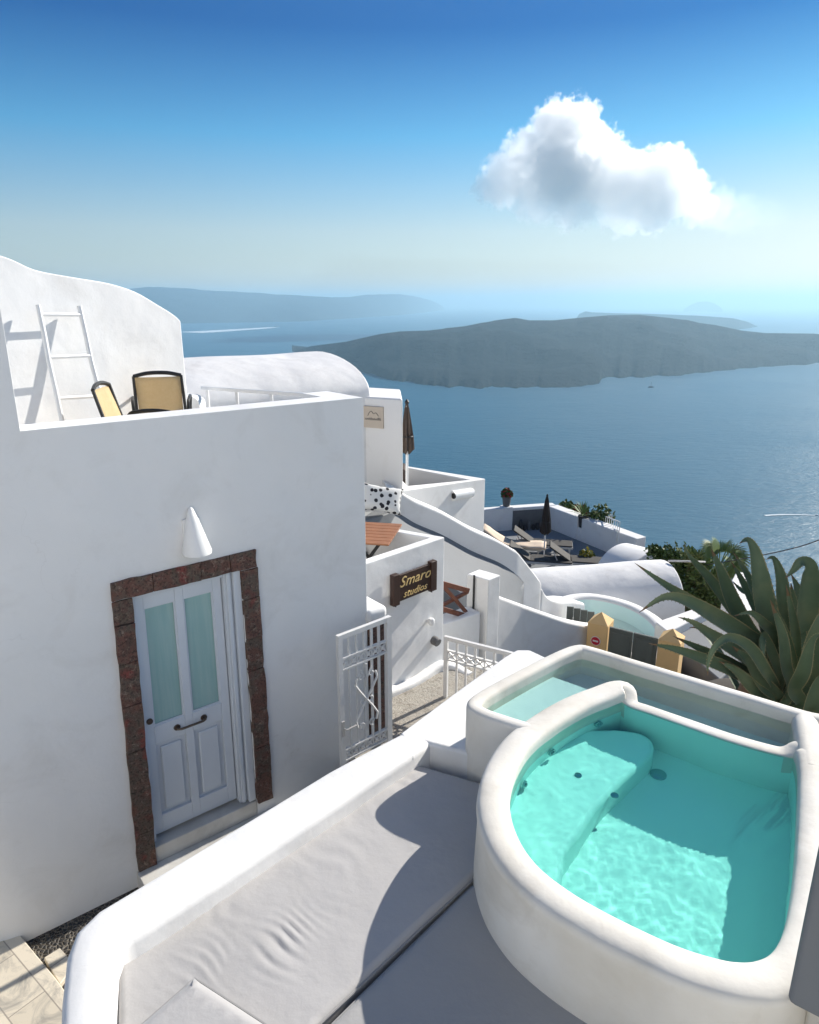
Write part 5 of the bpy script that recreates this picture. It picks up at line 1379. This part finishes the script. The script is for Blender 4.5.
for u, v, Y, lab in ((577, 515, 24.5, 'dark red potted geranium beyond the sea-side parapet, left of its twin'), (583.5, 516, 24.2, 'dark red potted geranium beyond the parapet, beside the spiky plant')):
    q = GY(u, v, Y); planter('flower_pot', lab, 'flower pot', Vector((q.x, q.y, q.z - 0.25)), 'red', 0.35, 0.14, M['umbrella2'])
for u, v, Y, sz, lab in ((567, 509, 24.8, 0.35, 'small green bush behind the far end of the parapet'), (600, 517, 22.6, 0.5, 'small green bush behind the spiky potted plant')):
    q = GY(u, v, Y); bm = B(); rnd = random.Random(u)
    for k in range(400):
        d = Vector((rnd.gauss(0, 1), rnd.gauss(0, 1), rnd.gauss(0, 0.7))).normalized() * rnd.random() ** 0.4 * sz * (0.8 + 0.3 * rnd.random()); c = q + d; n_ = Vector((rnd.uniform(-1, 1), rnd.uniform(-1, 1), rnd.uniform(-0.2, 1))).normalized(); t_ = n_.orthogonal().normalized() * 0.045; b_ = n_.cross(t_)
        bm.faces.new([bm.verts.new(x) for x in (c - t_ - b_, c + t_ - b_, c + t_ + b_, c - t_ + b_)])
    for k in range(8): tube(bm, [q - Vector((0, 0, sz + 0.8)), q + Vector((rnd.uniform(-1, 1), rnd.uniform(-1, 1), 0.3)) * sz * 0.6], 0.012, 5)
    tag(mk('bush', bm, M['shrub'], None, smooth=False), lab, 'bush')
def white_rail():
    r = root('white_balustrade', GY(612, 525, 21.6), 'small white metal railing at the end of the parapet above the sea', 'railing')
    a = GY(604, 516, 22.4); b = GY(620, 522, 20.8)
    bm = B(); beam(bm, a, b, 0.03, 0.03); beam(bm, a - Vector((0, 0, 0.3)), b - Vector((0, 0, 0.3)), 0.03, 0.03); mk('rail', bm, M['white_paint'], r)
    for k in range(9): q = a.lerp(b, k / 8); bm = B(); beam(bm, q + Vector((0, 0, 0.15 if k in (3, 4) else 0.0)), q - Vector((0, 0, 0.7)), 0.02, 0.02); mk('baluster', bm, M['white_paint'], r)
white_rail()

# ================================================================ VAULTS AND NEIGHBOUR'S POOL
v0, v1 = GY(596, 566, 16.2), GY(660, 547.5, 17.2)
vz = G(640, 549, -6.0)
vault('small_vault', 'low white arched vault below the end of the sea-side parapet', Vector((5.75, 18.2, -6.35)), Vector((6.35, 17.4, -6.30)), 0.98, 0.75, M['far'], 1.5)
v0, v1 = GY(530, 571.8, 13.2), GY(669, 561.5, 13.6)
vault('large_vault', 'broad weathered white barrel vault behind the neighbouring round pool', v0, v1, 0.85, 0.95, M['vault'], 1.4, power=0.9)
def npool():
    z = -5.32
    r = root('round_pool', (3.4, 11.3, z - 1), 'neighbouring round pool of turquoise water behind the grey-green gate', 'plunge pool')
    px = [(571, 597), (587, 595.3), (602, 597), (616, 600), (630, 604.5), (643, 611), (653, 618), (660, 626), (662, 634)]
    pts = [G(u, v, z) for u, v in px]
    back = [G(655, 655, z), G(620, 650, z), G(590, 635, z), G(566, 612, z), G(562, 602, z)]
    path = crom(pts + back, 5, True)
    ar = sum(path[i - 1].x * path[i].y - path[i].x * path[i - 1].y for i in range(len(path))); sg = 1 if ar > 0 else -1
    def prof(i):
        pr = [(-0.09, -1.5), (-0.09, -0.05), (-0.06, -0.01), (0, 0), (0.10, 0), (0.16, -0.04), (0.17, -0.1), (0.17, -1.5)]; return [(a * sg, b) for a, b in pr]
    bm = B(); sweep(bm, path, prof, closed=True); o = mk('shell', bm, [M['far'], M['pool']], r, angle=180)
    cx = sum(p.x for p in path) / len(path); cy = sum(p.y for p in path) / len(path); s = chain(o)
    for f in o.data.polygons:
        c = f.center + s; n = f.normal
        if abs(n.z) < 0.4 and c.z < z - 0.03 and n.dot(Vector((cx - c.x, cy - c.y, 0))) > 0: f.material_index = 1
    bm = B(); bm.faces.new([bm.verts.new((p.x, p.y, z - 1.05)) for p in path]); mk('floor', bm, M['pool'], r, smooth=False)
    t = NT('calm_water'); p = t.pos()
    fr = t.n('ShaderNodeFresnel', {'IOR': 1.333, 'Normal': t.bump(t.noise(p, 7, 3), 0.15, 0.02)}).outputs[0]
    a = t.n('ShaderNodeBsdfTransparent', {'Color': (0.45, 0.93, 0.92, 1)}).outputs[0]; g = t.n('ShaderNodeBsdfGlossy', {'Roughness': 0.05, 'Normal': t.bump(t.noise(p, 7, 3), 0.15, 0.02)}).outputs[0]
    mx = t.n('ShaderNodeMixShader', {0: fr, 1: a, 2: g}).outputs[0]; t.t.links.new(mx, t.out.inputs[0])
    bm = B(); f = bm.faces.new([bm.verts.new((p.x, p.y, z - 0.33)) for p in path]); 
    if f.normal.z < 0: f.normal_flip()
    o = mk('water', bm, t.m, r, smooth=False)
npool()
def yellow_posts():
    for (u, v, Y, lab, sgn) in ((601.7, 612, 9.8, 'yellow ochre gate post with a pyramid cap and a round red sign', True), (673, 628.5, 9.24, 'yellow ochre gate post half hidden by agave leaves', False)):
        a = GY(u, v, Y); r = root('gate_post', Vector((a.x, a.y, -5.4)), lab, 'gate post'); s = 0.155; z0 = a.z - 0.15
        dx = (GY(673, 628.5, 9.24) - GY(601.7, 612, 9.8)); dx.z = 0; dx.normalize(); dy = Vector((-dx.y, dx.x, 0))
        cn = [a + dx * i * s + dy * j * s for i, j in ((-1, -1), (1, -1), (1, 1), (-1, 1))]
        bm = B(); prism(bm, ccw([tuple(q[:2]) for q in cn]), -5.6, z0); mk('shaft', bm, M['yellow'], r, bevel=0.006)
        bm = B(); c4 = [bm.verts.new((q.x, q.y, z0 + 0.002)) for q in cn]; tp = bm.verts.new(a); bm.faces.new(c4[::-1])
        for k in range(4): bm.faces.new((c4[k], c4[(k + 1) % 4], tp))
        mk('cap', bm, M['yellow'], r, smooth=False)
        if sgn:
            c = a - dy * (s + 0.004) - dx * 0.01; c.z = z0 - 0.27
            bm = B(); tube(bm, [c, c - dy * 0.006], 0.075, 24); mk('sign_disc', bm, M['white_paint'], r)
            bm = B(); tube(bm, [c - dy * 0.007, c - dy * 0.010], 0.066, 24); sd = mk('red_disc', bm, M['red'], r)
            bm = B(); beam(bm, c - dy * 0.012 - dx * 0.042, c - dy * 0.012 + dx * 0.042, 0.004, 0.024); mk('white_bar', bm, M['white_paint'], r)
    a = GY(601.7, 612, 9.8); b = GY(673, 628.5, 9.24); d = b - a; d.z = 0; L = d.length; d.normalize(); zt = a.z - 0.16
    r = root('garden_gate', Vector((a.x, a.y, -5.4)) + d * 0.5, 'grey-green double-leaf wooden gate between the yellow posts', 'gate')
    nn = Vector((d.y, -d.x, 0)); a0 = Vector((a.x, a.y, 0))
    for x0, x1 in ((0.17, L / 2 - 0.005), (L / 2 + 0.005, L - 0.17)):
        bm = B(); prism(bm, ccw([tuple((a0 + d * x + nn * o)[:2]) for x, o in ((x0, 0.08), (x1, 0.08), (x1, 0.12), (x0, 0.12))]), -5.35, zt)
        lf = mk('leaf', bm, M['gate_green'], r, bevel=0.004)
        bm = B(); m = 0.045; prism(bm, ccw([tuple((a0 + d * x + nn * o)[:2]) for x, o in ((x0 + m, 0.122), (x1 - m, 0.122), (x1 - m, 0.132), (x0 + m, 0.132))]), -5.1, zt - 0.07)
        mk('raised_panel', bm, M['gate_green'], lf, bevel=0.006)
    # grey wooden gate in the white wall further back
    p0, p1 = GY(567, 606, 11.0), GY(594, 613, 10.9)
    r = root('garden_gate', Vector((p0.x, p0.y, p0.z - 0.8)), 'low grey wooden gate behind the dipping white wall', 'gate')
    bm = B(); d = (p1 - p0); d.z = 0; d.normalize(); nn = Vector((d.y, -d.x, 0)) * 0.03
    for k in range(4):
        x0, x1 = (p1 - p0).length * k / 4 + 0.002, (p1 - p0).length * (k + 1) / 4 - 0.002
        q = [p0 + d * x0, p0 + d * x1, p0 + d * x1 + nn, p0 + d * x0 + nn]; prism(bm, ccw([tuple(v_[:2]) for v_ in q]), p0.z - 0.9, p0.z - 0.02 * k)
    mk('board_panel', bm, M['gate_green'], r)
yellow_posts()

# low white walls and slabs to the right, seen between the agave leaves
def misc_right():
    def slab(name, px, z, zb, mat, lab, cat, bev=0.03):
        pts = [G(u, v, z) for u, v in px]; bm = B(); prism(bm, ccw([tuple(p[:2]) for p in pts]), zb, z); tag(mk(name, bm, mat, None, bevel=bev), lab, cat)
    slab('retaining_wall', [(655, 622), (700, 606), (712, 610), (668, 632)], -5.1, -7, M['far'], 'white wall edge running right from the round pool behind the agave', 'wall')
    slab('roof_slab', [(668, 636), (712, 614), (760, 640), (720, 680)], -5.25, -7, M['ramp'], 'grey flat roof below the agave leaves', 'roof')
    slab('roof_parapet', [(722, 598), (736, 572), (748, 572), (752, 610), (740, 618)], -5.6, -8, M['far'], 'white plaster corner glimpsed between the upright agave leaves', 'wall')
    slab('roof_parapet', [(796, 592), (870, 588), (880, 600), (796, 606)], -5.6, -8, M['far'], 'white plaster edge at the right behind the agave', 'wall')
misc_right()

# ================================================================ PLANTS
AB = Vector((3.05, 5.45, -3.5))
def soilbed():
    bm = B(); n = 24; c = AB; lathe(bm, [(1.5, -1.9), (1.3, -0.5), (0.95, -0.1), (0.5, 0.08), (0.1, 0.1)], (c.x + 0.3, c.y - 0.1, c.z - 0.02), n); tag(mk('soil', bm, M['soil'], None), kind='structure')
soilbed()
agave = root('agave', AB, 'large agave with broad arching grey-green leaves behind the pool', 'agave')
def blade(P, width, mat, parent, name='leaf', fold=0.30, ref=None, twist=0.0, thick=0.012, seg=5, tipp=1.1):
    path = crom(P, seg); n = len(path); bm = B(); rows = []
    L = [0]
    for a, b in zip(path, path[1:]): L.append(L[-1] + (b - a).length)
    tot = L[-1]; toward = None
    for i, p in enumerate(path):
        t = L[i] / tot; d = (path[min(i + 1, n - 1)] - path[max(i - 1, 0)]).normalized()
        # face roughly up and outward
        rf = ref if ref is not None else (Vector((0, 0, 1)) if abs(d.z) < 0.9 else Vector((0, -1, 0)))
        s = d.cross(rf)
        if toward is not None and s.dot(toward) < 0: s = -s
        if toward is not None and s.length < 0.3: s = toward.copy()
        s.normalize()
        if toward is not None: s = (s * 0.5 + toward * 0.5); s = (s - d * s.dot(d)).normalized()
        toward = s
        tw_ = twist * t; nn = s.cross(d).normalized(); s2 = s * math.cos(tw_) + nn * math.sin(tw_); n2 = s2.cross(d).normalized()
        wv = width * (0.62 + 0.75 * t if t < 0.5 else 0.995) * (1 - max(0, (t - 0.55) / 0.45) ** 2.2 * 0.985) * 0.5
        th = thick * (1 - t * 0.7)
        row = []
        for x, f in ((-1, 1), (-0.9, 0.82), (-0.5, 0.28), (0, 0), (0.5, 0.28), (0.9, 0.82), (1, 1)): row.append(bm.verts.new(p + s2 * wv * x + n2 * (fold * wv * f)))
        for x, f in ((0.55, 0.35), (0, 0), (-0.55, 0.35)): row.append(bm.verts.new(p + s2 * wv * x + n2 * (fold * wv * f - th * (1.6 if x == 0 else 1))))
        rows.append(row)
    m = 10; nr = len(rows)
    for i, (a, b) in enumerate(zip(rows, rows[1:])):
        for k in range(m):
            f = bm.faces.new((a[k], a[(k + 1) % m], b[(k + 1) % m], b[k]))
            if k in (0, 5): f.material_index = 1
            if i >= nr - 3: f.material_index = 2
    # small hooked teeth along both margins
    for i in range(2, nr - 3):
        for e_ in (0, 6):
            q0, q1 = rows[i][e_].co.copy(), rows[i + 1][e_].co.copy(); L_ = (q1 - q0).length; cnt = max(1, int(L_ / 0.045)); outv = (rows[i][e_].co - rows[i][3].co).normalized()
            for c_ in range(cnt):
                c0 = q0.lerp(q1, (c_ + 0.3) / cnt); c1 = q0.lerp(q1, min(1, (c_ + 0.3) / cnt + 0.010 / max(L_, 0.01))); tp_v = (c0 + c1) / 2 + outv * 0.009
                f = bm.faces.new([bm.verts.new(c0), bm.verts.new(c1), bm.verts.new(tp_v)]); f.material_index = 1
    bm.faces.new(rows[0]); bm.faces.new(rows[-1])
    return mk(name, bm, [mat, M['agave_edge'], M['agave_tip']], parent, angle=50)
def z4(x, y): return 640 + x / 4.575, 530 + y / 4.575
def agave_leaves():
    # each leaf: (zoomed px, py, distance) from the base to the tip, width in metres
    Ls = [
        ([(560, 560, 5.4), (400, 440, 5.1), (230, 320, 4.9), (110, 245, 4.8), (-25, 150, 4.75)], 0.10, 0.3),
        ([(580, 560, 5.4), (480, 480, 5.1), (330, 385, 4.8), (210, 320, 4.65), (110, 305, 4.6), (-5, 378, 4.6)], 0.145, 0.4),
        ([(560, 740, 5.3), (420, 640, 5.0), (260, 575, 4.8), (150, 540, 4.75), (42, 520, 4.7)], 0.11, 0.2),
        ([(560, 700, 5.5), (430, 620, 5.2), (300, 555, 5.0), (150, 485, 4.95)], 0.10, 0.2),
        ([(600, 660, 5.3), (460, 560, 5.0), (330, 480, 4.85), (240, 420, 4.8), (172, 398, 4.8)], 0.135, 0.2),
        ([(620, 740, 5.2), (570, 640, 4.8), (500, 535, 4.6), (410, 490, 4.5), (345, 530, 4.45), (312, 600, 4.45), (310, 668, 4.45)], 0.10, 0.2),
        ([(560, 560, 5.6), (480, 440, 5.5), (415, 310, 5.4), (370, 190, 5.35), (325, 85, 5.3)], 0.15, 0.3),
        ([(480, 470, 5.7), (400, 330, 5.6), (310, 210, 5.55), (220, 110, 5.5), (205, 62, 5.5)], 0.11, 0.3),
        ([(600, 500, 5.8), (545, 340, 5.8), (490, 210, 5.8), (425, 98, 5.8)], 0.10, 0.0),
        ([(600, 520, 5.9), (530, 360, 5.9), (470, 240, 5.9), (415, 140, 5.9)], 0.10, 0.0),
        ([(640, 620, 5.4), (595, 470, 5.25), (560, 320, 5.15), (540, 190, 5.1), (520, 90, 5.1), (490, 45, 5.1), (455, 62, 5.05)], 0.20, 0.1),
        ([(680, 600, 5.6), (660, 450, 5.5), (652, 320, 5.4), (640, 210, 5.4), (610, 130, 5.4), (578, 135, 5.35)], 0.155, 0.1),
        ([(700, 700, 5.2), (680, 560, 5.1), (640, 420, 5.0), (595, 318, 5.0)], 0.105, 0.2),
        ([(700, 650, 5.3), (712, 520, 5.25), (700, 400, 5.2), (668, 250, 5.2)], 0.085, 0.2),
        ([(690, 740, 5.1), (665, 620, 4.95), (650, 480, 4.9), (598, 330, 4.85)], 0.10, 0.2),
        ([(740, 560, 5.6), (755, 400, 5.4), (770, 260, 5.3), (770, 165, 5.25), (735, 145, 5.2), (700, 185, 5.2), (664, 222, 5.2)], 0.20, 0.1),
        ([(800, 520, 5.6), (810, 380, 5.6), (812, 280, 5.6), (830, 180, 5.6)], 0.12, 0.0),
        ([(760, 700, 5.2), (790, 560, 5.0), (820, 450, 4.9), (860, 360, 4.9), (900, 360, 4.9)], 0.20, 0.1),
        ([(740, 800, 5.1), (700, 730, 4.9), (745, 640, 4.7), (780, 520, 4.6), (815, 480, 4.55), (850, 500, 4.5)], 0.13, 0.2),
        ([(760, 860, 5.0), (790, 800, 4.7), (830, 680, 4.6), (880, 640, 4.5)], 0.17, 0.2),
        ([(620, 520, 5.3), (560, 420, 5.0), (500, 375, 4.9), (430, 395, 4.85)], 0.10, 0.2),
        ([(640, 700, 5.3), (600, 560, 5.1), (560, 480, 5.0), (560, 560, 4.9), (570, 640, 4.85)], 0.09, 0.2),
        ([(600, 780, 5.2), (520, 720, 5.0), (440, 640, 4.9), (360, 600, 4.9)], 0.12, 0.2),
        ([(640, 780, 5.2), (560, 700, 5.0), (500, 600, 4.9), (420, 530, 4.85)], 0.13, 0.2),
        ([(740, 640, 5.5), (730, 500, 5.5), (700, 340, 5.6), (690, 240, 5.6)], 0.13, 0.1),
        ([(640, 560, 5.9), (600, 420, 6.0), (560, 300, 6.0), (470, 280, 6.0), (425, 235, 6.0)], 0.12, 0.1),
        ([(700, 560, 5.9), (720, 400, 6.0), (720, 280, 6.0), (690, 200, 6.0)], 0.14, 0.0),
    ]
    for pts, wd, tw_ in Ls:
        P = []
        for k, (x, y, Y) in enumerate(pts):
            u, v = z4(x, y); P.append(GY(u, v, Y))
        base = AB + (Vector((P[0].x, P[0].y, AB.z)) - AB) * 0.5 + Vector((0, 0, 0.05))
        P = [base] + P
        blade(P, wd * 0.92, M['agave'], agave, twist=tw_ + random.uniform(-0.25, 0.25), fold=0.5, ref=Vector((-0.25, -0.85, 0.45)))
    rnd = random.Random(12)
    for k in range(20):
        a = rnd.uniform(0, 6.28); el = rnd.uniform(0.2, 1.1); L = rnd.uniform(0.7, 1.25); d = Vector((math.cos(a), math.sin(a), 0))
        p0 = AB + d * 0.06; p1 = p0 + (d * math.cos(el) + Vector((0, 0, math.sin(el)))) * L * 0.5
        p2 = p1 + (d * math.cos(el * 0.7) + Vector((0, 0, math.sin(el * 0.7)))) * L * 0.35; p3 = p2 + (d * 0.9 + Vector((0, 0, -0.25))) * L * 0.25
        if p3.y < 4.75 or p3.x < 2.65: continue
        blade([p0, p1, p2, p3], rnd.uniform(0.08, 0.14), M['agave'], agave, twist=rnd.uniform(-0.5, 0.5), fold=0.5, seg=4)
    bm = B(); lathe(bm, [(0.14, -0.1), (0.17, 0.1), (0.12, 0.35), (0.06, 0.5)], AB, 14); mk('trunk', bm, M['bark'], agave)
agave_leaves()
def leafy(name, label, cat, blobs, mat, n, size, seed, stem=None, long=1.0, group=None):
    rnd = random.Random(seed); c0 = blobs[0][0]; zb = min(b[0].z for b in blobs) - 0.9
    r = root(name, Vector((c0.x, c0.y, zb)), label, cat, group); bm = B()
    tot = sum(b[1] ** 2 for b in blobs)
    for c, rad in blobs:
        for k in range(int(n * rad ** 2 / tot)):
            d = Vector((rnd.gauss(0, 1), rnd.gauss(0, 1), rnd.gauss(0, 1))).normalized() * rad * rnd.random() ** 0.45 * (0.75 + 0.5 * noise.noise(c * 3 + Vector((k % 17, 0, 0))))
            p = c + Vector((d.x, d.y, d.z * 0.8)); out = (d.normalized() * 0.8 + Vector((rnd.uniform(-1, 1), rnd.uniform(-1, 1), rnd.uniform(-0.4, 1)))).normalized()
            s = out.orthogonal().normalized(); s = (Matrix.Rotation(rnd.uniform(0, 6.28), 3, out) @ s) * size * rnd.uniform(0.6, 1.2); l = out * size * 2.2 * long * rnd.uniform(0.7, 1.3)
            v = [bm.verts.new(q) for q in (p, p + l * 0.5 + s, p + l, p + l * 0.5 - s)]; bm.faces.new(v)
    mk('foliage', bm, mat, r, smooth=False)
    bm = B()
    for c, rad in blobs: tube(bm, [Vector((c0.x, c0.y, zb)), c0.lerp(c, 0.5) - Vector((0, 0, 0.3)), c], [0.05, 0.03, 0.012], 6)
    mk('stem', bm, M['bark'], r)
leafy('evergreen_shrub', 'dark green shrub spilling over the end of the weathered vault', 'shrub',
      [(GY(672, 560, 15.5), 0.5), (GY(662, 556, 15.7), 0.35), (GY(684, 566, 15.2), 0.45), (GY(690, 585, 15.0), 0.5), (GY(697, 600, 14.6), 0.5), (GY(706, 610, 14.5), 0.45), (GY(655, 552, 15.8), 0.25)], M['shrub'], 5200, 0.035, 5)
leafy('flowering_shrub', 'olive brushy shrub between the dark shrub and the palm', 'shrub',
      [(GY(690, 556, 15.0), 0.30), (GY(699, 563, 14.9), 0.35), (GY(706, 578, 14.7), 0.45), (GY(716, 592, 14.5), 0.45), (GY(727, 606, 14.4), 0.4)], M['palm'], 2600, 0.03, 9, long=1.6)
def palm():
    c = GY(719, 568, 14.9); base = c - Vector((0.1, 0, 2.2)); r = root('fan_palm', base, 'small fan palm with drooping fronds above the shrubs', 'palm tree'); rnd = random.Random(6)
    bm = B(); tube(bm, [base, base.lerp(c, 0.5) + Vector((0.05, 0, 0)), c], [0.16, 0.14, 0.12], 10); mk('trunk', bm, M['bark'], r)
    for k in range(20):
        a = rnd.uniform(0, 6.28); el = rnd.uniform(-0.5, 1.35); d = Vector((math.cos(a) * math.cos(el), math.sin(a) * math.cos(el), math.sin(el))); hub = c + d * 0.34 + Vector((0, 0, 0.1)); bm = B()
        tube(bm, [c, hub], 0.012, 5); s = d.orthogonal().normalized(); s2 = d.cross(s)
        for j in range(18):
            an = (j / 17 - 0.5) * 3.4; dr = (d * math.cos(an) + s * math.sin(an)).normalized(); L = 0.42 * (1 - 0.25 * abs(an) / 1.7)
            tip = hub + dr * L - Vector((0, 0, 0.10)); mid_ = hub + dr * L * 0.55; wv = dr.cross(s2).normalized() * 0.018
            bm.faces.new([bm.verts.new(q) for q in (hub, mid_ + wv, tip, mid_ - wv)])
        mk('frond', bm, M['palm'], r, smooth=False)
palm()
# thin cable running down to the right
bm = B(); tube(bm, crom([GY(700, 566, 14.8), GY(755, 556.5, 14), GY(790, 549, 13.6), GY(819, 540, 13.2), GY(900, 508, 12.5)], 6), 0.012, 6)
tag(mk('cable', bm, M['cable'], None), 'thin dark cable crossing in front of the sea at the right', 'cable')
bm = B(); tube(bm, crom([GY(668, 561, 13.55), GY(676, 561, 13.5), GY(693, 561.5, 13.5), GY(705, 562, 14)], 4), 0.02, 6)
tag(mk('pipe', bm, M['lounger_frame'], None), 'thin pale pipe resting on the ridge of the weathered vault', 'pipe')
